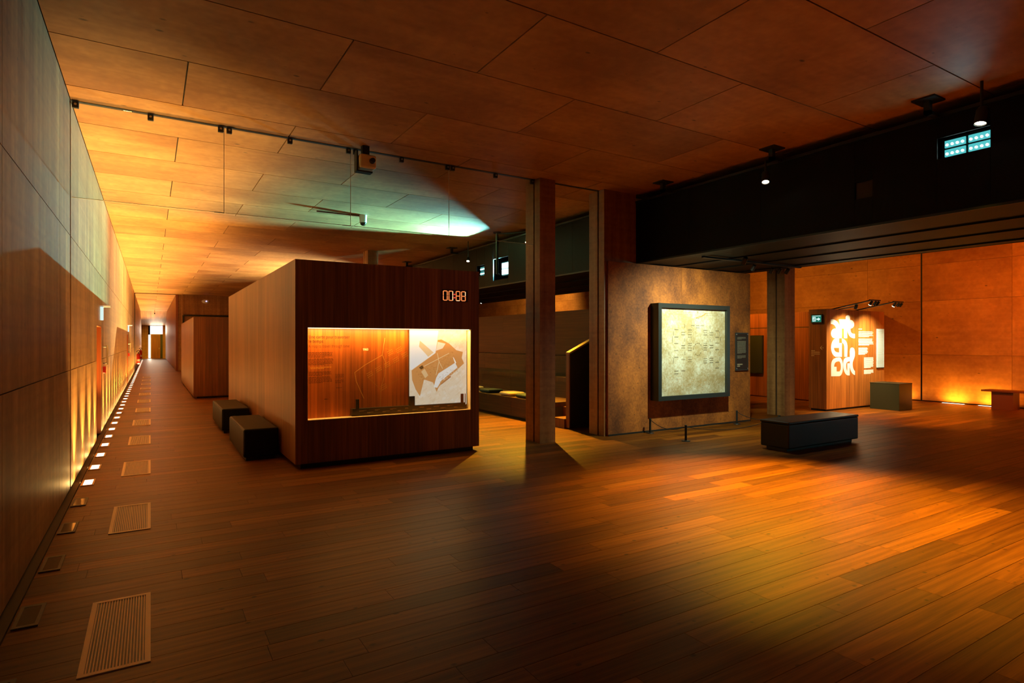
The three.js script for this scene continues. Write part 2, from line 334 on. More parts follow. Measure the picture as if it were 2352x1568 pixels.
// LED floodlight fixtures inside the cut-outs
function floodlight(label, z0, z1, y0, y1, mat, nits, rows, BX0 = 7.85, tint = CYAN) {
  const t = thing('led_floodlight', label, 'floodlight', [BX0 + 0.12, (y0 + y1) / 2, (z0 + z1) / 2]);
  mesh('housing', bx(BX0 + 0.12, BX0 + 0.2, y0 - 0.02, y1 + 0.02, z0 - 0.02, z1 + 0.02), M.blackMetal, t);
  const n = rows, hz = (z1 - z0) / n, hy = (y1 - y0) / 2;
  for (let i = 0; i < n; i++) for (let j = 0; j < 2; j++) {
    const p = z0 + hz * i + 0.015, q = z0 + hz * (i + 1) - 0.015, a = y0 + hy * j + 0.012, b = y0 + hy * (j + 1) - 0.012;
    const pn = mesh('led_panel', bx(BX0 + 0.1, BX0 + 0.12, a, b, p, q), mat, t);
    if (n === 2) for (let k = 0; k < 4; k++) { const zz = p + (q - p) * (k + 0.5) / 4, s = mesh('led_bead', cylY(0, 0, -0.006, 0.006, 0.013, 0.013, 14).rotateZ(Math.PI / 2).translate(BX0 + 0.096, (a + b) / 2 - 0.01, zz), M.lampCool, pn); }
  }
  if (nits) spot(t, [BX0 + 0.08, (y0 + y1) / 2, (z0 + z1) / 2], [0, (y0 + y1) / 2 + 0.9, (z0 + z1) / 2 - 1.55], tint, nits, 1.06, 1, 1.6);
  return t;
}
floodlight('teal LED floodlight with rows of bright beads in the box above the bench', -3.28, -2.81, 3.88, 4.09, glow([0.09, 0.6, 0.62], 0.9), 0.6, 2);
floodlight('glaring cyan-white LED floodlight in the box over the tiered seating', -13.92, -13.58, 3.54, 3.87, M.cyan, 980, 1, 8.08);
floodlight('warm white LED floodlight far along the box over the tiered seating', -23.2, -22.8, 3.54, 3.87, M.lampWarm, 1300, 1, 8.08, [0.86, 0.76, 0.42]);
floodlight('dim green-teal LED floodlight in the box over the tiered seating', -14.72, -14.33, 3.58, 3.83, M.cyanDim, 0, 2);
{
  const t = thing('glazed_hatch', 'small square glazed hatch in the side of the black box', 'hatch', [BX0 + 0.03, 3.69, -4.14]);
  mesh('pane', bx(BX0 + 0.03, BX0 + 0.04, 3.58, 3.8, -4.25, -4.03), M.darkGlass, t); mesh('frame', bx(BX0 + 0.045, BX0 + 0.06, 3.57, 3.81, -4.26, -4.02), M.steel, t);
}
// hanger brackets between ceiling and boxes
for (const [z, lab] of [[-3.3, 'beside the teal floodlight'], [-5.3, 'above the glaring warm spotlight'], [-7.42, 'near the wide concrete pier']]) bracket(z, 'black T-shaped hanger bracket of the box over the bench, ' + lab, 'brackets of the box over the bench');
for (const [z, lab] of [[-15.9, 'above the small warm spotlight'], [-19.5, 'farthest along the row'], [-11.3, 'hidden behind the slim column']]) bracket(z, 'black T-shaped hanger bracket of the box over the seating, ' + lab, 'brackets of the box over the seating');
function bracket(z, label, group) {
  const t = thing('hanger_bracket', label, 'bracket', [7.62, H - 0.02, z], group);
  mesh('plate', bx(7.5, 7.76, H - 0.02, H, z - 0.12, z + 0.12), M.black, t); mesh('stem', bx(7.59, 7.66, BY1 - 0.04, H - 0.02, z - 0.03, z + 0.03), M.black, t);
  mesh('arm', bx(7.59, BX0 - 0.026, BY1 - 0.04, BY1, z - 0.03, z + 0.03), M.black, t);
}
// spotlights
function spotlight(label, p, aim, color, cd, ang, mat, o = {}) {
  const t = thing('spotlight', label, 'spotlight', p, o.group);
  const d = new THREE.Vector3(aim[0] - p[0], aim[1] - p[1], aim[2] - p[2]).normalize(), q = new THREE.Quaternion().setFromUnitVectors(new THREE.Vector3(0, 1, 0), d), s = o.s ?? 1;
  const R = 0.045 * s, L = 0.14 * s, prof = [[0.001, -L], [R * 0.8, -L], [R, -L * 0.85], [R, 0], [R * 0.9, 0], [R * 0.86, -0.02 * s]].map(([a, b]) => new THREE.Vector2(a, b));
  mesh('housing', new THREE.LatheGeometry(prof, 20).applyQuaternion(q).translate(...p), M.black, t);
  mesh('lamp_lens', new THREE.CylinderGeometry(R * 0.86, R * 0.86, 0.006, 20).translate(0, -0.012 * s, 0).applyQuaternion(q).translate(...p), mat, t);
  const top = o.top ?? p[1] + 0.1; if (top > p[1]) mesh('stem', rod([p[0] - d.x * 0.07 * s, p[1] - d.y * 0.07 * s, p[2] - d.z * 0.07 * s], [p[0] - d.x * 0.07 * s, top, p[2] - d.z * 0.07 * s], 0.012 * s), M.black, t);
  const e = d.multiplyScalar(0.03);
  if (cd) spot(t, [p[0] + e.x, p[1] + e.y, p[2] + e.z], aim, color, cd, ang, o.pen ?? 0.9, o.size ?? 2);
  return t;
}
spotlight('warm spotlight glaring under a bracket, in front of the plain part of the black box', [7.55, 4.02, -5.35], [6.1, 0, -4.4], WARM, 330, 0.56, M.lampWarm, { top: BY1 - 0.04, s: 1.2 });
spotlight('warm spotlight glaring just above the teal floodlight', [7.55, 4.05, -2.77], [6.5, 0, -3.0], WARM, 150, 0.62, M.lampWarm, { top: H, s: 1.3 });
spotlight('warm spotlight on the box side behind the first column', [7.5, 4.04, -11.6], [6.0, 0, -10.0], WARM, 300, 0.56, M.lampWarm, { top: H, s: 1.0 });
spotlight('warm spotlight far along the box over the seating', [7.5, 3.95, -14.6], [6.0, 0, -12.4], WARM, 70, 0.55, M.lampWarm, { top: H, s: 1.0 });
spotlight('cool white spotlight under the black box, lighting the framed plan', [8.7, 3.07, -6.6], [9.1, 1.2, -8.1], [0.92, 0.97, 0.68], 34, 1.25, M.lampCool, { top: BY0 - 0.035, s: 0.9, pen: 1 });
spotlight('small white downlight far under the box over the seating', [9.78, 3.05, -18.05], [9.0, 0, -18], WARM, 6, 0.6, M.lampCool, { top: BY0 - 0.004, s: 0.8 });
for (const [x, z] of [[9.75, -7.2], [10.45, -7.3], [10.62, -7.25], [10.8, -7.2]]) spotlight('unlit black spotlight under the end of the black box', [x, 3.08, z], [x, 1, -8.6], WARM, 0, 0.5, M.black, { top: BY0 - 0.004, s: 0.8, group: 'unlit spotlights under the black box' });
// lamps of the same row out of the frame, whose light reaches the floor and the far wall
spotlight('warm spotlight on the long box, behind the viewer', [7.55, 4.05, 0.6], [5.6, 0, -0.6], WARM, 60, 0.55, M.lampWarm, { top: H });
for (const z of [-2.2, -5.4]) spotlight('deep amber wash spotlight over the hall by the orange wall', [15.2, 4.2, z], [XR, 1.9, z - 1.8], DEEP, 46, 0.85, M.lampWarm, { top: H, group: 'amber wash spotlights' });
spotlight('deep amber wash spotlight over the wooden pavilion', [14.2, 4.2, -12.5], [XR, 3.2, -12], AMBER, 45, 0.8, M.lampWarm, { top: H });
spotlight('warm downlight over the hall floor by the kiosk', [14.0, 4.2, -5.6], [14.6, 0, -6.9], AMBER, 115, 0.5, M.lampWarm, { top: H });
spotlight('yellow wash spotlight high over the far end of the hall', [15.5, 4.2, -25.5], [XR, 3.6, -27.5], [1, 0.6, 0.13], 70, 0.9, M.lampWarm, { top: H });
{
  const t = thing('light_track', 'thin black lighting track under the black box before the framed plan', 'track', [9.3, BY0 - 0.03, -6.9]);
  mesh('rail', bx(8.1, 10.9, BY0 - 0.03, BY0, -6.98, -6.93), M.blackMetal, t);
}

// ---------------------------------------------------------------- uplights in the floor along the long wall
{
  const lens = bx(-0.045, 0.045, 0.004, 0.009, -0.15, 0.15), frame = mergeGeometries([bx(-0.065, -0.045, 0, 0.01, -0.18, 0.18), bx(0.045, 0.065, 0, 0.01, -0.18, 0.18), bx(-0.045, 0.045, 0, 0.01, 0.15, 0.18), bx(-0.045, 0.045, 0, 0.01, -0.18, -0.15)]);
  for (let k = 0; k < 61; k++) {
    const z = -3.72 - 1.03 * k, lit = k >= 5;
    const t = thing('floor_uplight', lit ? 'glowing uplight set in the floor along the long concrete wall' : 'unlit uplight set in the floor along the long concrete wall', 'floor light', [XL + 0.14, 0, z], lit ? 'lit uplights of the long wall' : 'unlit uplights of the long wall');
    const f = new THREE.Mesh(frame, lit ? M.brass : M.bronze), l = new THREE.Mesh(lens, lit ? M.uplight : M.darkGlass); f.name = 'frame'; l.name = 'lamp_lens'; f.castShadow = f.receiveShadow = l.castShadow = l.receiveShadow = true; t.add(f, l);
    if (lit) spot(t, [XL + 0.14, 0.02, z], [XL + 0.42, H, z], UP, 80, 0.6, 1, 3), z > -41 && area(t, [XL + 0.14, 0.014, z], [XL + 0.1, 1, z], UP, 100, 0.09, 0.3);
  }
}
// uplights along the orange wall
for (const z of [-1.5, -3.2, -4.9, -6.75, -7.6, -9.0]) {
  const t = thing('floor_uplight', 'short uplight strip at the foot of the orange wall', 'floor light', [XR - 0.2, 0, z], 'uplights of the orange wall');
  mesh('frame', bx(XR - 0.26, XR - 0.14, 0, 0.008, z - 0.3, z + 0.3), M.brass, t); mesh('lamp_lens', bx(XR - 0.23, XR - 0.17, 0.008, 0.014, z - 0.26, z + 0.26), M.uplight, t);
  area(t, [XR - 0.2, 0.025, z], [XR - 0.1, 1, z], [1, 0.42, 0.03], 170, 0.52, 0.06);
}
// air grilles in the floor
{
  const w = 0.325, L = 1.03, frameG = mergeGeometries([bx(0, 0.028, 0, 0.006, 0, L), bx(w - 0.028, w, 0, 0.006, 0, L), bx(0.028, w - 0.028, 0, 0.006, 0, 0.03), bx(0.028, w - 0.028, 0, 0.006, L - 0.03, L)]);
  const n = 18, pitch = (w - 0.056) / n, slat = bx(0, pitch * 0.42, 0.001, 0.005, 0.03, L - 0.03), pan = bx(0.02, w - 0.02, 0.0003, 0.0008, 0.02, L - 0.02);
  for (let k = 0; k < 12; k++) {
    const z = -3.74 - 2.66 * k - L, t = thing('floor_grille', 'slotted metal air grille set flush in the oak floor', 'floor grille', [-w, 0, z], 'row of air grilles in the floor');
    const put = (name, g, m, x = 0) => { const o = new THREE.Mesh(g, m); o.name = name; o.position.x = x; o.receiveShadow = o.castShadow = true; t.add(o); };
    put('frame', frameG, M.brass); put('pan', pan, M.black); for (let i = 0; i < n; i++) put('slat', slat, M.brass, 0.028 + pitch * (i + 0.25));
  }
}

// ---------------------------------------------------------------- glass smoke screen under the ceiling joint
{
  const clipXs = [-0.74, 0.0, 0.77, 0.87, 1.62, 2.42, 2.52, 3.22, 3.98, 4.07, 4.85, 5.57];
  const panes = [[XL + 0.01, 0.815, 'beside the long wall'], [0.825, 2.46, 'between the long wall and the projector'], [2.47, 4.02, 'by the projector'], [4.03, 5.62, 'next to the slim column']];
  for (const [a, b, where] of panes) {
    const t = thing('glass_screen', 'clear glass smoke screen hung from the ceiling joint ' + where, 'glass pane', [(a + b) / 2, 3.4, ZJ]);
    mesh('pane', bx(a, b, 3.4, H - 0.01, ZJ - 0.005, ZJ + 0.005), M.glass, t);
    mesh('edge_profile', bx(a, b, 3.394, 3.4, ZJ - 0.005, ZJ + 0.005), M.edge, t);
    if (b < 5.6) { mesh('joint_profile', bx(b - 0.008, b, 3.4, H - 0.01, ZJ + 0.005, ZJ + 0.008), M.edge, t); mesh('foot_clamp', bx(b - 0.12, b, 3.388, 3.4, ZJ + 0.005, ZJ + 0.012), M.edge, t); }
    for (const x of clipXs) if (x - 0.03 >= a && x + 0.03 <= b) { const c = mesh('clamp', rbx(x - 0.032, x + 0.032, H - 0.085, H - 0.012, ZJ + 0.006, ZJ + 0.05, 0.006), M.black, t); mesh('bolt', new THREE.CylinderGeometry(0.013, 0.013, 0.01, 12).rotateX(Math.PI / 2).translate(x, H - 0.045, ZJ + 0.053), M.steel, c); }
  }
}
{ // projector hung at the joint
  const t = thing('projector', 'white projector with a round lens in a black cradle under the ceiling', 'projector', [2.62, 4.15, -8.3]);
  mesh('body', rbx(2.5, 2.74, 4.18, 4.37, -8.4, -8.16, 0.03), M.lining, t);
  const l = mesh('lens', new THREE.CylinderGeometry(0.035, 0.04, 0.06, 20).rotateX(Math.PI / 2).translate(2.67, 4.28, -8.14), M.black, t);
  mesh('cradle', mergeGeometries([bx(2.47, 2.49, 4.14, 4.42, -8.34, -8.22), bx(2.47, 2.7, 4.13, 4.15, -8.34, -8.22)]), M.black, t);
  mesh('mount', bx(2.56, 2.66, 4.37, H, -8.32, -8.24), M.black, t);
}
{ // dome camera and its ceiling rail
  const [x, , z] = onY(834, 505, H - 0.1), t = thing('dome_camera', 'white dome camera hanging from the ceiling above the showcase', 'camera', [x, H - 0.22, z]);
  mesh('housing', cylY(x, z, H - 0.16, H, 0.075, 0.085), M.white, t);
  mesh('dome', new THREE.SphereGeometry(0.07, 20, 10, 0, Math.PI * 2, Math.PI / 2, Math.PI / 2).translate(x, H - 0.16, z), M.darkGlass, t);
  const c = thing('conduit', 'thin conduit across the ceiling to the dome camera', 'conduit', [x - 0.5, H - 0.03, z]);
  mesh('pipe', rod([x - 1.0, H - 0.02, z], [x - 0.09, H - 0.02, z], 0.015), M.redDark, c);
}
{ // light stand pole in front of the bright flood
  const x = 7.52, z = -13.02, t = thing('hanging_pole', 'black pole hanging from the ceiling before the cyan floodlight', 'pole', [x, 3.5, z]);
  mesh('ceiling_plate', cylY(x, z, H - 0.03, H, 0.1), M.black, t); mesh('tube', cylY(x, z, 3.44, H - 0.03, 0.035), M.blackMetal, t); mesh('foot', rod([x, 3.46, z], [x + 0.12, 3.43, z - 0.05], 0.02), M.blackMetal, t);
  mesh('brace', rod([x, H - 0.05, z], [BX0 + 0.0, H - 0.1, z + 0.9], 0.02), M.blackMetal, t);
}

// ---------------------------------------------------------------- the map showcase
const CZ = -8.3, WX0 = 1.82, WX1 = 4.32, WY0 = 0.65, WY1 = 1.92, RZ = -8.47;
{
  const t = thing('map_showcase', 'large wooden box with a lit window showing a map, and a red digital clock', 'showcase', [3.06, 0, -12.3]);
  mesh('plinth', bx(1.74, 4.38, 0, 0.07, -16.2, -8.36), M.black, t);
  mesh('core', bx(1.685, 4.435, 0.07, 2.82, -16.25, -8.5), M.redDark, t);
  const vb = (x0, x1, y0, y1, z0, z1) => { const tn = rr(0.74, 1.0); mesh('board', bx(x0, x1, y0, y1, z0, z1, { uo: rr(0, 2), vo: rr(0, 2.8), tone: [tn * 1.15, tn * 1.15, tn * 1.05] }), M.wood, t); };
  vb(1.66, WX0 - 0.001, 0.07, 2.84, -8.5, CZ); vb(WX1 + 0.001, 4.46, 0.07, 2.84, -8.5, CZ);
  const n = 9, w = (WX1 - WX0) / n;
  for (let i = 0; i < n; i++) { const a = WX0 + w * i + 0.0006, b = WX0 + w * (i + 1) - 0.0006; vb(a, b, WY1, 2.84, -8.5, CZ); vb(a, b, 0.07, WY0, -8.5, CZ); }
  for (let i = 0; i < 13; i++) { const a = -8.502 - 0.598 * (i + 1), b = a + 0.597; vb(1.66, 1.685, 0.07, 2.84, a, b); vb(4.435, 4.46, 0.07, 2.84, a, b); }
  for (let i = 0; i < 4; i++) vb(1.66 + 0.7 * i, 1.66 + 0.7 * (i + 1) - 0.001, 0.07, 2.84, -16.28, -16.255);
  mesh('roof', bx(1.685, 4.435, 2.82, 2.835, -16.25, -8.5), M.black, t);
  // lining of the window recess
  mesh('sill', bx(WX0, WX1, WY0, WY0 + 0.008, RZ, CZ - 0.004), M.lining, t); mesh('jamb', bx(WX1 - 0.008, WX1, WY0 + 0.008, WY1 - 0.012, RZ, CZ - 0.004), M.lining, t); mesh('jamb', bx(WX0, WX0 + 0.004, WY0 + 0.008, WY1 - 0.012, RZ, CZ - 0.004), M.lining, t);
  mesh('light_strip', bx(WX0 + 0.02, WX1 - 0.02, WY1 - 0.01, WY1 - 0.002, -8.37, -8.32), M.strip, t);
  area(t, [(WX0 + WX1) / 2, WY1 - 0.014, -8.345], [(WX0 + WX1) / 2, 0, -8.62], [1, 0.52, 0.12], 100, WX1 - WX0 - 0.06, 0.05);
  // printed back panel: wood grain, texts and road plan
  const W = 2048, Hc = 1040, cv = document.createElement('canvas'); cv.width = W; cv.height = Hc; const c = cv.getContext('2d');
  const im = c.createImageData(W, Hc);
  for (let y = 0; y < Hc; y++) for (let x = 0; x < W; x++) { const p = veneerAt(x / W * 1.25 % 1, y / Hc * 0.45 + 0.2), o = (y * W + x) * 4; const board = [1, 0.92, 1.04, 0.86, 0.95][Math.floor(x / 420) % 5]; im.data[o] = Math.min(255, p[0] * 1.25 * board); im.data[o + 1] = p[1] * 1.02 * board; im.data[o + 2] = p[2] * 0.8 * board; im.data[o + 3] = 255; }
  c.putImageData(im, 0, 0);
  const cp = (px, py) => { const q = onZ(px, py, RZ); return [(q[0] - WX0) / (WX1 - WX0) * W, (WY1 - q[1]) / (WY1 - WY0) * Hc]; };
  const txt = (s, px, py, size, col, bold) => { c.fillStyle = col; c.font = (bold ? 'bold ' : '') + size + 'px sans-serif'; const [x, y] = cp(px, py); c.save(); c.translate(x, y); c.scale(0.82, 1); c.fillText(s, 0, 0); c.restore(); };
  txt('Une carte pour traverser', 708.5, 777, 48, '#2a0f04', true); txt('le temps', 708.5, 787, 48, '#2a0f04', true); txt('A map to travel through time', 708.5, 798, 44, '#3d1a08', false);
  txt('1963', 833, 805, 38, '#fff4e0', true);
  const lines = (px, py, w, n, step, col, h) => { c.fillStyle = col; for (let i = 0; i < n; i++) { const [x, y] = cp(px, py + i * step); let u = 0; const L = w * (i === n - 1 ? 0.6 : rr(0.9, 1)) * 5.3; while (u < L) { const k = rr(8, 34); c.fillRect(x + u, y, Math.min(k, L - u), h); u += k + 5; } } };
  lines(708, 809, 56, 5, 2.6, '#4a1f0a', 6); lines(708, 824, 57, 6, 2.6, '#4a1f0a', 6); lines(713, 843, 48, 2, 2.6, '#e09a3c', 7); lines(709, 854, 49, 4, 2.6, '#54240c', 6); lines(709, 866, 50, 6, 2.6, '#54240c', 6); lines(770, 859, 20, 5, 2.2, '#5a260c', 5); lines(770, 872, 20, 4, 2.2, '#5a260c', 5);
  lines(772, 890, 22, 1, 2, '#4a1f0a', 5); lines(745, 916, 13, 1, 2, '#4a1f0a', 7);
  const road = (pts, lw, col) => { c.strokeStyle = col; c.lineWidth = lw; c.lineJoin = 'round'; c.beginPath(); pts.forEach((p, i) => { const [x, y] = cp(...p); i ? c.lineTo(x, y) : c.moveTo(x, y); }); c.stroke(); };
  road([[884, 776], [880, 800], [878, 815], [838, 838], [815, 855], [818, 875], [836, 915]], 6, '#c98f4a'); road([[878, 815], [886, 833], [884, 860], [875, 890], [873, 936]], 6, '#bf8440'); road([[845, 866], [872, 892], [876, 897], [912, 872], [925, 868], [940, 868]], 4, '#a8742f'); road([[912, 872], [900, 850], [890, 838]], 4, '#a06a2a'); road([[884, 800], [905, 806], [938, 818]], 3, '#a8742f');
  road([[852, 845], [886, 826], [938, 797]], 3, '#8d5a24'); road([[846, 866], [905, 835], [940, 812]], 3, '#8d5a24');
  c.fillStyle = '#d0a04e'; for (const [bxp, byp] of [[846, 862], [866, 850], [886, 840], [906, 829], [926, 818], [893, 812], [913, 806], [878, 891]]) for (let i = 0; i < 4; i++) for (let j = 0; j < 3; j++) { const [x, y] = cp(bxp + i * 3.2 - 4 + j * 1.4, byp - i * 1.8 + j * 4 - 4); c.save(); c.translate(x, y); c.rotate(-0.5); c.fillRect(0, 0, 12, 5); c.restore(); }
  const tex = new THREE.CanvasTexture(cv); tex.colorSpace = THREE.SRGBColorSpace;
  const g = new THREE.PlaneGeometry(WX1 - WX0, WY1 - WY0).translate((WX0 + WX1) / 2, (WY0 + WY1) / 2, RZ + 0.001);
  mesh('back_panel', bx(WX0, WX1, WY0, WY1, -8.5, RZ), M.redDark, t);
  const bp = mesh('printed_veneer', g, std({ map: tex, roughness: 0.4 }), t); bp.userData.label = 'wooden back panel printed with texts and a road plan';
  mesh('window_glass', bx(WX0, WX1, WY0, WY1, CZ - 0.012, CZ - 0.006), M.glass, t);
  // sliding screen with an aerial picture
  const SZ = RZ + 0.05, [sx0, sy1] = onZ(940, 757, SZ), [sx1] = onZ(1071.5, 757, SZ), sy0 = 0.73;
  const sc = document.createElement('canvas'); sc.width = 1000; sc.height = 1180; const s = sc.getContext('2d');
  const sp = (zx, zy) => { const q = onZ(900 + zx / 7.295, 745 + zy / 7.295, SZ); return [(q[0] - sx0) / (sx1 - sx0) * 1000, (sy1 - q[1]) / (sy1 - sy0) * 1180]; };
  s.fillStyle = '#f2dcc2'; s.fillRect(0, 0, 1000, 1180);
  for (let i = 0; i < 420; i++) { s.fillStyle = ['#f8ecdc', '#ecd0b0', '#f6f0ee', '#e8c8a4', '#f4e4d4'][i % 5]; s.globalAlpha = 0.35; s.save(); s.translate(rr(0, 1000), rr(0, 1180)); s.rotate(rr(-0.8, -0.4)); s.fillRect(0, 0, rr(15, 90), rr(10, 60)); s.restore(); } s.globalAlpha = 1;
  const poly = (pts, col) => { s.fillStyle = col; s.beginPath(); pts.forEach((p, i) => { const [x, y] = sp(...p); i ? s.lineTo(x, y) : s.moveTo(x, y); }); s.closePath(); s.fill(); };
  poly([[300, 90], [780, 100], [735, 470], [330, 760], [300, 760]], '#eef0f8'); poly([[470, 270], [700, 470], [610, 540], [455, 370]], '#e6c9a0');
  poly([[330, 770], [730, 480], [770, 260], [830, 250], [960, 320], [1080, 430], [1190, 460], [1170, 560], [1210, 650], [830, 1000], [790, 1040], [750, 1130], [690, 970], [540, 920], [470, 1200], [400, 1090], [340, 930]], '#d89858');
  for (let i = 0; i < 500; i++) { const u = rnd(), v = rnd(), x = 400 + u * 620 + v * 60, y = 760 - u * 330 + v * 200; s.fillStyle = ['#c88544', '#e0a868', '#b8783c', '#d6a054'][i % 4]; s.globalAlpha = 0.5; const [a, b] = sp(x, y); s.fillRect(a, b, rr(5, 22), rr(4, 14)); } s.globalAlpha = 1;
  poly([[780, 820], [1060, 640], [1100, 720], [1000, 800], [830, 940], [760, 1060], [700, 1050], [740, 900]], '#f4f0f0'); poly([[770, 290], [900, 320], [850, 400], [740, 440]], '#f0e0d0'); poly([[490, 790], [550, 740], [610, 850], [560, 900]], '#ecc694'); poly([[455, 720], [510, 680], [535, 730], [490, 755]], '#6e4a22'); poly([[1020, 540], [1040, 560], [1080, 640], [1060, 660]], '#fbf6f2'); poly([[815, 1000], [985, 860], [990, 880], [830, 1005]], '#b87848');
  s.strokeStyle = '#efd0a4'; s.lineWidth = 10; for (const L of [[[540, 700], [960, 480]], [[760, 480], [790, 620], [740, 850]], [[790, 620], [850, 740]]]) { s.beginPath(); L.forEach((p, i) => { const [x, y] = sp(...p); i ? s.lineTo(x, y) : s.moveTo(x, y); }); s.stroke(); }
  for (let i = 0; i < 120; i++) { const u = rnd(), v = rnd(), [a, b] = sp(760 + u * 330 + v * 40, 880 - u * 190 + v * 90); s.fillStyle = i % 2 ? '#c99a70' : '#ffffff'; s.fillRect(a, b, 9, 6); }
  const stx = new THREE.CanvasTexture(sc); stx.colorSpace = THREE.SRGBColorSpace;
  const scr = mesh('sliding_screen', bx(sx0, sx1, sy0, sy1, SZ - 0.03, SZ), M.black, t);
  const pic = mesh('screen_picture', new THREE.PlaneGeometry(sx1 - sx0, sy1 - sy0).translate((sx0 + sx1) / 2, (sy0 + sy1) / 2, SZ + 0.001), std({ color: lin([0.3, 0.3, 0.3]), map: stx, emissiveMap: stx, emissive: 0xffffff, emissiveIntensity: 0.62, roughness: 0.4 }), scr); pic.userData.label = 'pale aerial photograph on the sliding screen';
  const slot = [onZ(1058, 904, SZ + 0.004), onZ(1069, 929, SZ + 0.004)];
  mesh('screen_handle', mergeGeometries([bx(slot[0][0], slot[0][0] + 0.05, slot[1][1], slot[0][1], SZ + 0.002, SZ + 0.01), bx(slot[1][0] - 0.012, slot[1][0], slot[1][1], slot[0][1], SZ + 0.002, SZ + 0.01)]), M.redDark, t);
  // time rail with tabs
  const TZ = RZ + 0.09, [tx0] = onZ(809, 945, TZ), [tx1] = onZ(1069, 930, TZ);
  const rail = mesh('time_rail', bx(tx0, tx1, 0.675, 0.765, RZ + 0.002, TZ), M.frame, t);
  const tick = std({ color: lin([0.5, 0.36, 0.2]), roughness: 0.6 });
  for (let i = 0; i < 14; i++) { const x = tx0 + 0.1 + (tx1 - tx0 - 0.3) * i / 13; mesh('printed_note', bx(x, x + rr(0.04, 0.11), 0.735 - (i % 2) * 0.03, 0.738 - (i % 2) * 0.03, TZ, TZ + 0.0008), tick, rail); mesh('printed_note', bx(x, x + rr(0.04, 0.09), 0.725 - (i % 2) * 0.03, 0.728 - (i % 2) * 0.03, TZ, TZ + 0.0008), tick, rail); }
  for (const [p0, p1, yt] of [[818, 825, 917], [941, 953, 910]]) { const a = onZ(p0, yt, TZ), b = onZ(p1, yt, TZ); mesh('rail_tab', bx(a[0], b[0], 0.765, a[1], TZ - 0.02, TZ), M.frame, t); }
  // red digital clock, 00:88
  const seg = (ch) => ({ 0: 'abcdef', 8: 'abcdefg' })[ch], red = glow([1, 0.26, 0.07], 1.15), hot = glow([1, 0.55, 0.26], 1.3), dark = std({ color: lin([0.03, 0.006, 0.003]), roughness: 0.3 });
  const k0 = onZ(1014, 664, CZ), k1 = onZ(1074, 694, CZ), clk = mesh('clock_display', bx(k0[0], k1[0], k1[1], k0[1], CZ, CZ + 0.004), dark, t);
  const tops = [1017, 1030, 1046.5, 1059], dw = 0.078, dh = 0.155, th = 0.0125;
  tops.forEach((px, i) => {
    const a = onZ(px, 667, CZ), x = a[0], y = 2.36, b = dh / 2, e = 0.003;
    const S = { a: [x + th, x + dw - th, y + dh - th, y + dh], d: [x + th, x + dw - th, y, y + th], g: [x + th, x + dw - th, y + b - th / 2, y + b + th / 2], f: [x, x + th, y + b + e, y + dh - th * 0.6], e: [x, x + th, y + th * 0.6, y + b - e], b: [x + dw - th, x + dw, y + b + e, y + dh - th * 0.6], c: [x + dw - th, x + dw, y + th * 0.6, y + b - e] };
    for (const n of seg('0088'[i])) { const q = S[n], bright = (i === 1 && 'bc'.includes(n)) || (i === 2 && n === 'd') || (i === 3 && n === 'b'); mesh('led_segment', bx(q[0], q[1], q[2], q[3], CZ + 0.004, CZ + 0.007), bright ? hot : red, clk); }
  });
  for (const dy of [0.05, 0.1]) { const a = onZ(1043.5, 667, CZ); mesh('led_dot', cylY(0, 0, -0.002, 0.002, 0.011, 0.011, 12).rotateX(Math.PI / 2).translate(a[0], 2.36 + dy, CZ + 0.006), glow([1, 0.05, 0.03], 1.5), clk); }
}
// second wooden box further along
{
  const t = thing('wooden_pavilion', 'plain wooden box with vertical boards beyond the map showcase', 'wooden box', [3, 0, -24]);
  mesh('plinth', bx(1.2, 4.3, 0, 0.06, -28.5, -20.34), M.black, t); mesh('core', bx(1.13, 4.45, 0.06, 2.46, -28.58, -20.27), M.redDark, t);
  const vb = (x0, x1, z0, z1) => { const tn = rr(0.6, 1); mesh('board', bx(x0, x1, 0.06, 2.47, z0, z1, { uo: rr(0, 2), vo: rr(0, 2.8), tone: [tn, tn * 0.9, tn * 0.8] }), M.wood, t); };
  for (let i = 0; i < 10; i++) vb(1.11 + 0.336 * i, 1.11 + 0.336 * (i + 1) - 0.002, -20.27, -20.24);
  for (let i = 0; i < 12; i++) vb(1.105, 1.13, -20.272 - 0.69 * (i + 1), -20.272 - 0.69 * i - 0.002);
}
// ottomans
for (const [z0, z1, lab] of [[-11.08, -9.27, 'black leather ottoman at the front of the showcase side'], [-14.25, -12.3, 'black leather ottoman further along the showcase side']]) {
  const t = thing('ottoman', lab, 'ottoman', [1.38, 0, (z0 + z1) / 2]);
  mesh('base', bx(1.18, 1.58, 0, 0.05, z0 + 0.05, z1 - 0.05), M.black, t);
  mesh('upholstery', rbx(1.14, 1.62, 0.05, 0.46, z0, z1, 0.03, 4), M.leatherDull, t);
}
// black bench
{
  const t = thing('bench', 'long low black leather bench standing alone on the oak floor', 'bench', [9.45, 0, -5.84]);
  mesh('base', bx(8.52, 10.36, 0, 0.05, -6.02, -5.66), M.black, t); mesh('upholstery', rbx(8.46, 10.44, 0.05, 0.43, -6.09, -5.59, 0.02, 4), M.leather, t); mesh('seat_pad', rbx(8.455, 10.445, 0.43, 0.47, -6.095, -5.585, 0.015, 3), M.leather, t);
}

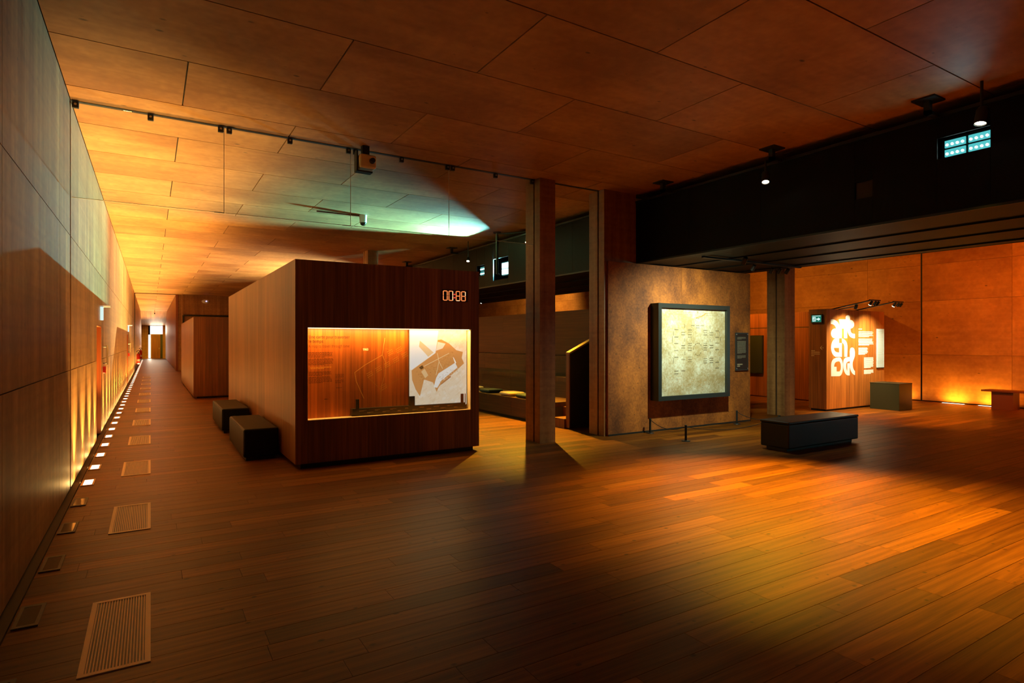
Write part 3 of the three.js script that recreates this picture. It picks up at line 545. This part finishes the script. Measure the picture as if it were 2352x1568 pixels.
// ---------------------------------------------------------------- gallery wall with the framed plan
{
  const w = structure('wall_gallery'); mesh('rammed_face', bx(7.12, 9.03, 0.0, 3.2, -8.74, -8.28), M.earth, w); mesh('rammed_face_001', bx(9.036, 11.15, 0, 3.2, -8.74, -8.28, { uo: 1.3, vo: 0.7 }), M.earth, w);
  const b = structure('baseboard_gallery'); mesh('skirting', bx(7.12, 11.15, 0, 0.03, -8.28, -8.265), M.black, b);
}
{
  const t = thing('framed_plan', 'large pale hand-drawn camp plan in a deep black metal frame', 'framed plan', [9.2, 0.6, -8.17]);
  const x0 = 8.18, x1 = 10.22, y0 = 0.6, y1 = 2.46, zb = -8.28, zf = -8.07, b = 0.085;
  mesh('frame_rail', bx(x0, x1, y1 - b, y1, zb, zf), M.frame, t); mesh('frame_rail', bx(x0, x1, y0, y0 + b, zb, zf), M.frame, t); mesh('frame_stile', bx(x0, x0 + b, y0 + b, y1 - b, zb, zf), M.frame, t); mesh('frame_stile', bx(x1 - b, x1, y0 + b, y1 - b, zb, zf), M.frame, t);
  const cv = document.createElement('canvas'); cv.width = 1200; cv.height = 1090; const c = cv.getContext('2d'), im = c.createImageData(1200, 1090);
  for (let y = 0; y < 1090; y++) for (let x = 0; x < 1200; x++) { const u = x / 1200, v = y / 1090, o = (y * 1200 + x) * 4, n = fbm(u, v, 7, 6, 5, 61), f = fbm(u, v, 60, 60, 3, 66), k = clamp((0.62 * n + 0.38 * f - 0.34) * 2.6, 0, 1), q = mixc([172, 160, 116], [216, 226, 210], k); im.data[o] = q[0]; im.data[o + 1] = q[1]; im.data[o + 2] = q[2]; im.data[o + 3] = 255; }
  c.putImageData(im, 0, 0);
  const zx = (x) => (x - 195) / 973 * 1200, zy = (y) => (y - 125) / 1290 * 1090;
  c.fillStyle = '#57523a'; const bar = (x, y, w = 58, h = 14) => { c.globalAlpha = rr(0.35, 0.75); c.fillRect(zx(x), zy(y), w * 1.23, h * 0.85); c.globalAlpha = 1; };
  for (const [x, ys] of [[400, [435, 545, 640, 745, 845, 1050, 1090]], [500, [475, 510, 672, 708, 880, 1050]], [598, [437, 470, 508, 545, 640, 672, 708, 745, 845, 880, 915]], [830, [440, 475, 510, 638, 672, 708, 742, 875, 908, 940]], [925, [475, 510, 672, 708, 870, 904, 938]], [1015, [445, 545, 636, 738, 935, 1025]]]) for (const y of ys) bar(x, y);
  for (const [x, y] of [[645, 370], [715, 372], [785, 370], [715, 405], [715, 262]]) bar(x, y, 52, 11);
  for (const [x, y, h] of [[545, 355, 60], [930, 365, 50], [370, 540, 90], [385, 470, 60], [548, 570, 50], [930, 580, 50], [548, 775, 45], [930, 775, 45], [385, 860, 80], [1080, 460, 70], [1095, 550, 60], [1080, 860, 60], [738, 150, 40], [330, 140, 40], [435, 1160, 40], [318, 770, 40]]) { c.globalAlpha = 0.6; c.fillRect(zx(x), zy(y), 9, h * 0.85); c.globalAlpha = 1; }
  c.strokeStyle = '#6a6244'; c.lineWidth = 8; c.setLineDash([26, 10]); c.beginPath(); c.arc(zx(745), zy(745), 84, Math.PI, Math.PI * 2); c.stroke(); c.beginPath(); c.arc(zx(745), zy(760), 60, 0.3, Math.PI - 0.3); c.stroke(); c.setLineDash([]);
  c.strokeStyle = '#8a8060'; c.lineWidth = 3; for (const y of [178, 210]) { c.beginPath(); c.moveTo(zx(310), zy(y)); c.lineTo(zx(1130), zy(y + 10)); c.stroke(); }
  for (let i = 0; i < 140; i++) { c.fillStyle = ['#c89a48', '#6e6644', '#b88a4c', '#e8dcb4'][i % 4]; c.globalAlpha = 0.5; const y = 1120 + rnd() * 280; c.fillRect(zx(210 + rnd() * 940), zy(y), rr(4, 26), rr(3, 10)); } c.globalAlpha = 1;
  c.strokeStyle = '#d0964a'; c.lineWidth = 12; c.beginPath(); c.moveTo(zx(720), zy(255)); c.lineTo(zx(800), zy(235)); c.lineTo(zx(870), zy(185)); c.stroke();
  const tex = new THREE.CanvasTexture(cv); tex.colorSpace = THREE.SRGBColorSpace;
  mesh('backing_board', bx(x0 + b, x1 - b, y0 + b, y1 - b, zb, -8.13), M.white, t);
  mesh('plan_sheet', new THREE.PlaneGeometry(x1 - x0 - 2 * b, y1 - y0 - 2 * b).translate((x0 + x1) / 2, (y0 + y1) / 2, -8.128), std({ map: tex, roughness: 0.6 }), t);
}
{
  const t = thing('text_plaque', 'narrow black text plaque on four studs beside the framed plan', 'plaque', [10.84, 1.11, -8.26]);
  mesh('plate', bx(10.63, 11.05, 1.11, 1.92, -8.265, -8.25), M.frame, t);
  for (const [x, y] of [[10.66, 1.15], [11.02, 1.15], [10.66, 1.88], [11.02, 1.88]]) mesh('stud', cylY(0, 0, -0.0075, 0.012, 0.012, 0.012, 12).rotateX(Math.PI / 2).translate(x, y, -8.25), M.steel, t);
  const cv = document.createElement('canvas'); cv.width = 256; cv.height = 494; const c = cv.getContext('2d'); c.fillStyle = '#1a1d18'; c.fillRect(0, 0, 256, 494); c.fillStyle = '#8a8f7c';
  const rows = (y0, n, st, h, wmax = 200) => { for (let i = 0; i < n; i++) { let x = 22; const L = 22 + wmax * (i === n - 1 ? 0.5 : rr(0.92, 1)); while (x < L) { const k = rr(6, 24); c.fillRect(x, y0 + i * st, Math.min(k, L - x), h); x += k + 4; } } };
  rows(48, 4, 9, 4); rows(102, 22, 8, 4); rows(300, 5, 9, 4); c.fillStyle = '#b8b894'; rows(416, 2, 24, 14, 120);
  const tex = new THREE.CanvasTexture(cv); tex.colorSpace = THREE.SRGBColorSpace;
  mesh('printed_face', new THREE.PlaneGeometry(0.38, 0.77).translate(10.84, 1.515, -8.2492), std({ map: tex, roughness: 0.5 }), t);
}
// barrier
const posts = [[8.05, -8.16, 'against the earth-toned wall below the frame corner'], [7.92, -7.17, 'standing out on the floor before the framed plan'], [10.5, -8.12, 'against the earth-toned wall under the plaque'], [10.55, -7.17, 'behind the black bench']];
for (const [x, z, lab] of posts) {
  const t = thing('stanchion', 'short black barrier post ' + lab, 'barrier post', [x, 0, z]);
  mesh('foot', cylY(x, z, 0, 0.012, 0.075, 0.07, 24), M.black, t); mesh('post', cylY(x, z, 0.012, 0.27, 0.02), M.black, t); mesh('cap', cylY(x, z, 0.27, 0.282, 0.024, 0.02), M.blackMetal, t);
}
for (const [i, j, sag, lab] of [[0, 1, 0.1, 'thin black barrier cord from the wall to the free-standing post'], [1, 3, 0.13, 'thin black barrier cord running parallel to the framed plan'], [2, 3, 0.1, 'thin black barrier cord from the wall post by the plaque']]) {
  const a = new THREE.Vector3(posts[i][0], 0.245, posts[i][1]), b = new THREE.Vector3(posts[j][0], 0.245, posts[j][1]), pts = [];
  const d = b.clone().sub(a).normalize().multiplyScalar(0.022); a.add(d); b.sub(d);
  for (let k = 0; k <= 16; k++) { const u = k / 16, p = a.clone().lerp(b, u); p.y -= sag * 4 * u * (1 - u); pts.push(p); }
  tag(mesh('rope', new THREE.TubeGeometry(new THREE.CatmullRomCurve3(pts), 32, 0.006, 6), M.black), lab, 'rope');
}

// ---------------------------------------------------------------- tiered seating
{
  const t = thing('tiered_seating', 'three-step wooden tiered seating with a high back panel, behind the column', 'tiered seating', [8.2, 0, -13]);
  const tiers = [[6.95, 7.85, 0.47], [7.85, 8.75, 0.93], [8.75, 9.6, 1.37]], zA = -9.95, zC = -19;
  tiers.forEach(([x0, x1, y], i) => {
    const yb = i ? tiers[i - 1][2] : 0.05;
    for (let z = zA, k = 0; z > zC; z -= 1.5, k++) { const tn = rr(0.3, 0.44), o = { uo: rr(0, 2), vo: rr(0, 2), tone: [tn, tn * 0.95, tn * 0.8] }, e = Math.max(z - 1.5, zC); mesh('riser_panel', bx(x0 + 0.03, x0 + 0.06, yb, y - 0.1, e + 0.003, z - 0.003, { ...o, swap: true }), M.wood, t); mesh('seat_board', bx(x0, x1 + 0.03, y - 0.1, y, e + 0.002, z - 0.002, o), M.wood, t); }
  });
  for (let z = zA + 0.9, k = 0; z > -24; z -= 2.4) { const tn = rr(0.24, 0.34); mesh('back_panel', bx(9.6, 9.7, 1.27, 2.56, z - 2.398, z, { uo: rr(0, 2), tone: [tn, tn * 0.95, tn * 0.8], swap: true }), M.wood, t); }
  mesh('end_panel', bx(7.0, 9.6, 0.05, 0.9, zC - 0.03, zC, { tone: 0.6 }), M.wood, t);
  mesh('toe_recess', bx(7.05, 9.6, 0, 0.05, zC, zA), M.black, t);
  for (let i = 0; i < 6; i++) { const tn = rr(0.75, 0.95); mesh('step', bx(7.0 + i * 0.32, 7.34 + i * 0.32, 0, 0.19 * (i + 1), -9.94, -9.46, { tone: [tn, tn * 0.95, tn * 0.8] }), M.wood, t); }
}
{
  const t = thing('stair_balustrade', 'dark solid stair side wall with a pale sloping top edge', 'balustrade', [7.8, 0, -9.39]);
  const sh = new THREE.Shape(); sh.moveTo(7.06, 0.02); sh.lineTo(9.4, 0.02); sh.lineTo(9.4, 2.55); sh.lineTo(7.06, 1.48);
  mesh('panel', new THREE.ExtrudeGeometry(sh, { depth: 0.1, bevelEnabled: false }).translate(0, 0, -9.45), M.black, t);
  const ca = new THREE.Shape(); ca.moveTo(7.04, 1.48); ca.lineTo(9.4, 2.55); ca.lineTo(9.4, 2.59); ca.lineTo(7.04, 1.515); mesh('capping', new THREE.ExtrudeGeometry(ca, { depth: 0.12, bevelEnabled: false }).translate(0, 0, -9.46), std({ color: lin([0.42, 0.22, 0.08]), roughness: 0.5 }), t);
  mesh('front_edge', bx(7.04, 7.06, 0.02, 1.48, -9.455, -9.345, { tone: 0.9 }), M.wood, t);
}
for (const [px, m, lab] of [[1086, M.cushionBeige, 'pale cushion on the lowest tier, half hidden by the showcase'], [1128, M.cushionDark, 'dark teal cushion on the lowest tier'], [1176, M.cushionBeige, 'flat beige cushion on the lowest tier beside the dark one'], [1214, M.cushionDark, 'dark cushion on the lowest tier half behind the column']]) {
  const r = ray(px, 900), X = 7.2, z = X / r[0] * r[2];
  const g = new RoundedBoxGeometry(0.42, 0.09, 0.5, 4, 0.043), p = g.attributes.position; for (let i = 0; i < p.count; i++) { const q = Math.hypot(p.getX(i) / 0.21, p.getZ(i) / 0.25); p.setY(i, p.getY(i) * (1.15 - 0.35 * Math.min(1, q * q * 0.5))); } g.computeVertexNormals();
  tag(mesh('cushion', g.translate(X, 0.52, z), m), lab, 'cushion');
}

// ---------------------------------------------------------------- lettered kiosk
const KZ = -8.4, KX0 = 14.25, KX1 = 16.97;
{
  const t = thing('wooden_kiosk', 'free-standing wooden kiosk wall with big white lettering', 'kiosk', [15.6, 0, -8.64]);
  mesh('plinth', bx(KX0 + 0.05, KX1 - 0.05, 0, 0.05, -8.83, KZ - 0.05), M.black, t); mesh('core', bx(KX0 + 0.02, KX1 - 0.02, 0.05, 2.52, -8.86, KZ - 0.02), M.redDark, t);
  const n = 12, w = (KX1 - KX0) / n;
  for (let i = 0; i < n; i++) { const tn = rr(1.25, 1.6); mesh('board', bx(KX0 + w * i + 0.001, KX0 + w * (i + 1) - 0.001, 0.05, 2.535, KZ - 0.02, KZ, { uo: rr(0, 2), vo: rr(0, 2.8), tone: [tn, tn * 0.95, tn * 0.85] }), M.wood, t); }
  for (let i = 0; i < 2; i++) { const tn = rr(0.75, 0.9); mesh('board', bx(KX0, KX0 + 0.02, 0.05, 2.535, -8.86 + 0.22 * i, -8.86 + 0.22 * (i + 1) - 0.001, { uo: rr(0, 2), tone: [tn, tn * 0.92, tn * 0.8] }), M.wood, t); }
  // big lettering, cut from white film; points in the pixels of an enlarged view, mapped onto the board plane
  const kp = (x, y) => { const q = onZ(1840 + x / 5.6, 680 + y / 5.6, KZ); return new THREE.Vector2(q[0], q[1]); };
  const letter = (draw, holesOf = []) => {
    const s = new THREE.Shape(); draw(s); const out = new THREE.Shape(s.getPoints(16).map((p) => kp(p.x, p.y)));
    for (const h of holesOf) { const q = new THREE.Path(); h(q); out.holes.push(new THREE.Path(q.getPoints(16).map((p) => kp(p.x, p.y)))); }
    mesh('letter', new THREE.ExtrudeGeometry(out, { depth: 0.002, bevelEnabled: false }).translate(0, 0, KZ), M.vinyl, t);
  };
  letter((s) => { s.moveTo(380, 298); s.lineTo(400, 296); s.bezierCurveTo(455, 300, 490, 350, 505, 415); s.lineTo(452, 415); s.bezierCurveTo(440, 380, 420, 355, 380, 358); });
  letter((s) => { s.moveTo(484, 298); s.lineTo(572, 298); s.lineTo(574, 268); s.bezierCurveTo(580, 236, 622, 236, 628, 270); s.lineTo(630, 306); s.bezierCurveTo(690, 298, 704, 404, 640, 416); s.lineTo(507, 415); });
  letter((s) => { s.moveTo(436, 416); s.bezierCurveTo(366, 418, 366, 540, 436, 540); s.lineTo(524, 540); s.lineTo(524, 416); });
  letter((s) => { s.moveTo(550, 418); s.lineTo(592, 418); s.lineTo(592, 540); s.lineTo(550, 540); });
  letter((s) => { s.moveTo(594, 417); s.lineTo(634, 417); s.bezierCurveTo(634, 470, 650, 486, 692, 484); s.lineTo(692, 540); s.bezierCurveTo(630, 544, 600, 500, 594, 417); });
  letter((s) => { s.moveTo(488, 542); s.lineTo(440, 545); s.bezierCurveTo(366, 580, 366, 742, 440, 780); s.lineTo(524, 780); s.lineTo(524, 602); s.lineTo(488, 602); }, [(h) => { h.moveTo(422, 664); h.lineTo(488, 664); h.lineTo(488, 724); h.bezierCurveTo(440, 722, 424, 700, 422, 664); }]);
  letter((s) => { s.moveTo(524, 542); s.bezierCurveTo(580, 556, 596, 610, 596, 660); s.lineTo(592, 780); s.lineTo(556, 780); s.lineTo(556, 660); s.bezierCurveTo(556, 630, 546, 604, 526, 598); });
  letter((s) => { s.moveTo(385, 1030); s.lineTo(385, 900); s.bezierCurveTo(385, 800, 440, 786, 500, 788); s.bezierCurveTo(520, 800, 537, 840, 537, 906); s.bezierCurveTo(537, 980, 520, 1022, 490, 1028); }, [(h) => { h.moveTo(424, 908); h.bezierCurveTo(424, 850, 450, 838, 490, 838); h.bezierCurveTo(516, 850, 520, 960, 490, 968); h.lineTo(456, 968); h.lineTo(456, 908); }]);
  letter((s) => { s.moveTo(560, 800); s.bezierCurveTo(580, 784, 600, 780, 624, 784); s.lineTo(624, 838); s.bezierCurveTo(584, 840, 572, 870, 580, 920); s.bezierCurveTo(584, 950, 590, 960, 594, 962); s.lineTo(594, 862); s.lineTo(624, 862); s.lineTo(624, 1018); s.lineTo(600, 1018); s.bezierCurveTo(562, 1014, 540, 940, 540, 880); s.bezierCurveTo(541, 840, 548, 814, 560, 800); });
  letter((s) => { s.moveTo(656, 660); s.bezierCurveTo(680, 660, 692, 690, 692, 740); s.bezierCurveTo(692, 800, 662, 820, 662, 870); s.bezierCurveTo(662, 920, 676, 950, 692, 962); s.lineTo(692, 1014); s.bezierCurveTo(650, 1004, 628, 950, 626, 880); s.lineTo(626, 720); s.bezierCurveTo(626, 684, 636, 660, 656, 660); });
  // rows of small white text
  const rowsOf = (x0, x1, y0, n, st, h, right) => { for (let i = 0; i < n; i++) { const f = i === n - 1 ? 0.7 : rr(0.9, 1), a = right ? x1 - (x1 - x0) * 1 : x0, b = x0 + (x1 - x0) * f; const p = kp(a, y0 + i * st), q = kp(b, y0 + i * st + h); mesh('text_line', bx(p.x, q.x, q.y, p.y, KZ, KZ + 0.0015), M.vinyl, t); } };
  rowsOf(738, 802, 418, 1, 0, 9); rowsOf(738, 930, 452, 6, 13, 7); rowsOf(738, 932, 546, 7, 13, 7); rowsOf(738, 858, 662, 7, 13.5, 7); rowsOf(808, 934, 788, 10, 14, 7); rowsOf(808, 934, 948, 4, 14, 7);
  // direction arrow and notes on the narrow face
  const fx = (px, py) => onX(px, py, KX0), gold = std({ color: lin([0.55, 0.42, 0.22]), roughness: 0.6 });
  const A = fx(1884, 798.5), B = fx(1892, 798.5); mesh('arrow', mergeGeometries([rod([KX0 - 0.001, A[1], A[2]], [KX0 - 0.001, A[1], B[2]], 0.006, 6), rod([KX0 - 0.001, A[1], A[2]], [KX0 - 0.001, A[1] + 0.05, A[2] + 0.05], 0.006, 6), rod([KX0 - 0.001, A[1], A[2]], [KX0 - 0.001, A[1] - 0.05, A[2] + 0.05], 0.006, 6)]), gold, t);
  for (const [p0, p1, y] of [[1863.5, 1872, 805], [1863.5, 1883, 808.5], [1863.5, 1883, 812.5], [1863.5, 1870, 816.3]]) { const a = fx(p0, y), b = fx(p1, y); mesh('text_line', bx(KX0 - 0.0015, KX0, a[1] - 0.006, a[1] + 0.006, a[2], b[2]), gold, t); }
}
{
  const a = onX(1866, 724, KX0), t = thing('exit_sign', 'green and white emergency exit sign with running figure and arrow', 'exit sign', [KX0 - 0.03, 2.3, -8.63]);
  mesh('casing', bx(KX0 - 0.04, KX0 - 0.001, 2.19, 2.41, -8.78, -8.49), M.black, t);
  const cv = document.createElement('canvas'); cv.width = 256; cv.height = 160; const c = cv.getContext('2d'); c.fillStyle = '#12705e'; c.fillRect(0, 0, 256, 160); c.fillStyle = '#d8fbf6'; c.fillRect(20, 12, 216, 12); c.fillRect(22, 40, 84, 104); c.fillStyle = '#12705e'; c.beginPath(); c.arc(66, 58, 10, 0, 7); c.fill(); c.lineWidth = 12; c.strokeStyle = '#12705e'; c.beginPath(); c.moveTo(64, 72); c.lineTo(58, 100); c.lineTo(76, 114); c.lineTo(72, 138); c.moveTo(58, 100); c.lineTo(46, 120); c.lineTo(34, 122); c.moveTo(64, 76); c.lineTo(84, 92); c.stroke(); c.fillStyle = '#d8fbf6'; c.beginPath(); c.moveTo(126, 76); c.lineTo(176, 76); c.lineTo(176, 48); c.lineTo(232, 92); c.lineTo(176, 136); c.lineTo(176, 108); c.lineTo(126, 108); c.fill();
  const tex = new THREE.CanvasTexture(cv); tex.colorSpace = THREE.SRGBColorSpace;
  mesh('sign_face', new THREE.PlaneGeometry(0.25, 0.17).rotateY(-Math.PI / 2).translate(KX0 - 0.041, 2.3, -8.635), std({ color: 0x000000, emissive: 0xffffff, emissiveMap: tex, emissiveIntensity: 1.0 }), t);
}
{
  const a = onZ(2013, 755, KZ), b = onZ(2029, 843, KZ), t = thing('text_board', 'tall bluish-white text board at the end of the wooden kiosk', 'text board', [(a[0] + b[0]) / 2, b[1], KZ + 0.01]);
  mesh('board', bx(a[0], b[0], b[1], a[1], KZ, KZ + 0.02), std({ color: lin([0.46, 0.72, 0.96]), roughness: 0.6 }), t); mesh('ledge', bx(a[0], b[0], b[1] - 0.02, b[1], KZ, KZ + 0.025), M.black, t);
  for (let i = 0; i < 22; i++) { const y = a[1] - 0.08 - i * 0.04; mesh('text_line', bx(a[0] + 0.03, b[0] - rr(0.03, 0.1), y, y + 0.012, KZ + 0.02, KZ + 0.021), std0(), t); }
}
function std0() { return std0.m ??= std({ color: lin([0.42, 0.56, 0.64]), roughness: 0.6 }); }
// display lamps on arms above the kiosk
for (const [x, lab, aimX, cd] of [[14.75, 'arm lamp over the white lettering of the kiosk', 15.1, 34], [15.85, 'arm lamp over the text of the kiosk', 16.1, 30]]) {
  const t = thing('arm_lamp', 'black ' + lab, 'arm lamp', [x, 2.53, KZ - 0.2]);
  mesh('arm', rod([x, 2.54, KZ - 0.2], [x, 2.72, KZ + 0.8], 0.015), M.black, t); mesh('bar', bx(x - 0.06, x + 0.4, 2.71, 2.74, KZ + 0.78, KZ + 0.82), M.black, t);
  for (const [dx, lit] of [[0.02, 1], [0.2, 0], [0.33, 0]]) {
    const q = new THREE.Quaternion().setFromUnitVectors(new THREE.Vector3(0, 1, 0), new THREE.Vector3(aimX - x - dx, -1.0, -0.8).normalize());
    const h = mesh('lamp_head', new THREE.CylinderGeometry(0.034, 0.028, 0.1, 16).translate(0, 0.02, 0).applyQuaternion(q).translate(x + dx, 2.67, KZ + 0.8), M.black, t);
    if (lit) mesh('lamp_lens', new THREE.CylinderGeometry(0.033, 0.033, 0.006, 16).translate(0, 0.074, 0).applyQuaternion(q).translate(x + dx, 2.67, KZ + 0.8), M.lampWarm, h);
  }
  spot(t, [x + 0.05, 2.6, KZ + 0.72], [aimX, 1.0, KZ], [1, 0.76, 0.38], cd, 0.95, 0.9, 2);
}
{
  const p = onZ(1965, 709, -8.0); spotlight('bright white lamp glaring over the kiosk top', p, [15.0, 1.5, -8.4], [1, 0.75, 0.35], 6, 0.8, M.lampWarm, { s: 0.8, top: 0 });
  mesh('arm', rod([p[0], 2.535, -8.44], [p[0] + 0.02, p[1] + 0.06, -7.97], 0.012), M.black, scene.children[scene.children.length - 1]);
}
spotlight('amber spotlight over the floor between column and kiosk', [12.1, 4.2, -10.4], [14.25, 1.0, -8.7], AMBER, 28, 0.4, M.lampWarm, { top: H });
// metal plinth block
{
  const t = thing('display_plinth', 'square dark green metal plinth beside the kiosk', 'plinth', [16.2, 0, -7.85]);
  mesh('body', rbx(15.9, 16.55, 0, 0.66, -8.22, -7.52, 0.006, 2), M.plinth, t); mesh('top_plate', bx(15.895, 16.555, 0.66, 0.675, -8.225, -7.515), M.plinth, t);
}
// wooden pavilion behind kiosk
{
  const t = thing('wooden_pavilion', 'wide wooden pavilion with a dark screen, behind the lettered kiosk', 'wooden box', [17.6, 0, -13]);
  const x = 16.35; mesh('core', bx(x + 0.02, 19.0, 0, 2.6, -18, -9.6), M.redDark, t);
  for (let i = 0; i < 14; i++) { const a = -9.6 - 0.6 * (i + 1), tn = rr(0.85, 1.1), o = { uo: rr(0, 2), vo: rr(0, 2.8), tone: [tn * 1.1, tn * 0.85, tn * 0.6] }; mesh('board', bx(x, x + 0.02, 0.03, 2.14, a + 0.001, a + 0.599, o), M.wood, t); mesh('upper_board', bx(x, x + 0.02, 2.16, 2.6, a + 0.001, a + 0.599, o), M.wood, t); }
  mesh('shadow_gap', bx(x + 0.005, x + 0.02, 2.14, 2.16, -18, -9.6), M.black, t);
}
{
  const a = onX(1742, 770, 16.3), b = onX(1752, 858, 16.3), t = thing('display_screen', 'flat black screen hanging on the wooden pavilion', 'screen', [16.32, b[1], -12]);
  mesh('body', bx(16.29, 16.35, b[1], a[1], -12.6, b[2]), M.black, t); mesh('display', bx(16.285, 16.29, b[1] + 0.02, a[1] - 0.02, -12.58, b[2] - 0.02), M.darkGlass, t);
  spotlight('amber spotlight over the floor before the wooden pavilion', [14.3, 4.1, -11.0], [16.4, 1.2, -11.2], AMBER, 45, 0.7, M.lampWarm, { top: H });
}
// bench by the orange wall
{
  const [, , zl] = onX(2278, 905, 18.55), t = thing('wall_bench', 'wooden bench with a thin overhanging top by the orange wall', 'bench', [18.55, 0, -5]);
  mesh('seat', bx(18.3, 18.8, 0.45, 0.49, -8.9 + 2.2, -3), M.redDark, t); mesh('leg_block', bx(18.36, 18.75, 0, 0.45, -6.5, -6.05), M.redDark, t); mesh('leg_block', bx(18.36, 18.75, 0, 0.45, -3.8, -3.4), M.redDark, t);
}

// ---------------------------------------------------------------- things along the long wall
NICHES.forEach(([z0, z1], i) => {
  const d = structure('door_' + (i + 2)); mesh('leaf', bx(XL - 0.26, XL - 0.2, 0.02, 2.0, z0 + 0.03, z1 - 0.03, { tone: [1, 0.7, 0.5] }), M.wood, d);
  mesh('reveal', bx(XL - 0.3, XL + 0.004, 0.02, 2.03, z0, z0 + 0.03, { tone: [1, 0.6, 0.4] }), M.wood, d); mesh('reveal_001', bx(XL - 0.3, XL, 2.0, 2.03, z0 + 0.03, z1, { tone: [1.1, 0.9, 0.6] }), M.wood, d);
  const where = i ? 'by the far doorway of the long wall' : 'by the nearer doorway of the long wall';
  const t = thing('pull_handle', 'long steel pull handle ' + where, 'handle', [XL, 1.3, z0 - 0.55]);
  mesh('bar', cylY(XL + 0.07, z0 - 0.55, 1.28, 1.66, 0.018), M.brass, t); mesh('bracket', rod([XL, 1.63, z0 - 0.55], [XL + 0.07, 1.63, z0 - 0.55], 0.014), M.steel, t); mesh('bracket', rod([XL, 1.31, z0 - 0.55], [XL + 0.07, 1.31, z0 - 0.55], 0.014), M.steel, t);
  const r = thing('call_point', 'small red alarm call point ' + where, 'alarm', [XL, 1.14, z0 - 0.5]);
  mesh('casing', rbx(XL, XL + 0.05, 1.12, 1.25, z0 - 0.56, z0 - 0.43, 0.01), M.red, r);
  const s = thing('emergency_light', 'white emergency light projecting from the wall ' + where, 'emergency light', [XL, 2.25, z0 + 0.25]);
  mesh('bracket', bx(XL, XL + 0.16, 2.36, 2.39, z0 + 0.2, z0 + 0.26), M.white, s); mesh('lamp_body', bx(XL + 0.01, XL + 0.05, 2.12, 2.36, z0 + 0.18, z0 + 0.36), glow([0.75, 1, 0.95], 0.9), s);
});
for (const [z, y, lab] of [[-45, 0.62, 'red fire extinguisher on the passage wall, the nearer one'], [-55, 0.7, 'red fire extinguisher on the passage wall, the one by the end door']]) {
  const x = XL + 0.12, t = thing('fire_extinguisher', lab, 'extinguisher', [x, y - 0.3, z]);
  mesh('cylinder', new THREE.CapsuleGeometry(0.1, 0.5, 6, 16).translate(x, y, z), M.red, t); mesh('valve', cylY(x, z, y + 0.34, y + 0.44, 0.035, 0.02), M.black, t); mesh('hose', new THREE.TorusGeometry(0.1, 0.018, 8, 16, Math.PI).translate(x, y + 0.42, z), M.black, t);
  mesh('label', new THREE.CylinderGeometry(0.102, 0.102, 0.14, 16, 1, true).translate(x, y - 0.1, z), M.white, t);
}
{
  const [x, y] = onZ(472, 692, ZB), t = thing('emergency_light', 'round white emergency light high on the back wall', 'emergency light', [x, y, ZB]);
  mesh('lamp_body', new THREE.SphereGeometry(0.16, 16, 10).scale(1.3, 0.8, 0.5).translate(x, y, ZB + 0.05), M.white, t); mesh('led_bulb', new THREE.SphereGeometry(0.04, 10, 8).translate(x + 0.04, y, ZB + 0.13), glow([0.7, 0.6, 1], 1.5), t);
  const a = onZ(421, 724, ZB + 0.03), b = onZ(540, 724, ZB + 0.03), c = thing('cable_conduit', 'black conduit bent along the back wall', 'conduit', [a[0], 0, ZB + 0.03]);
  mesh('pipe', rod([a[0], a[1], ZB + 0.1], [b[0], a[1], ZB + 0.1], 0.05), M.black, c); mesh('pipe', rod([a[0], 0, ZB + 0.1], [a[0], a[1], ZB + 0.1], 0.05), M.black, c);
}
// lit video screen on the orange wall out of the frame, mirrored by the bench front
{
  const t = thing('video_screen', 'glowing teal video screen on the orange wall beyond the frame', 'screen', [XR - 0.05, 0.4, 0.6]);
  mesh('casing', bx(XR - 0.08, XR - 0.01, 0.35, 2.45, -1.6, 2.6), M.black, t); mesh('screen', bx(XR - 0.085, XR - 0.08, 0.4, 2.4, -1.55, 2.55), glow([0.1, 0.6, 0.62], 1.2), t);
  area(t, [XR - 0.1, 1.4, 0.5], [0, 1.4, 0.5], [0.1, 0.6, 0.62], 0.5, 4, 2);
}

renderer.render(scene, camera);
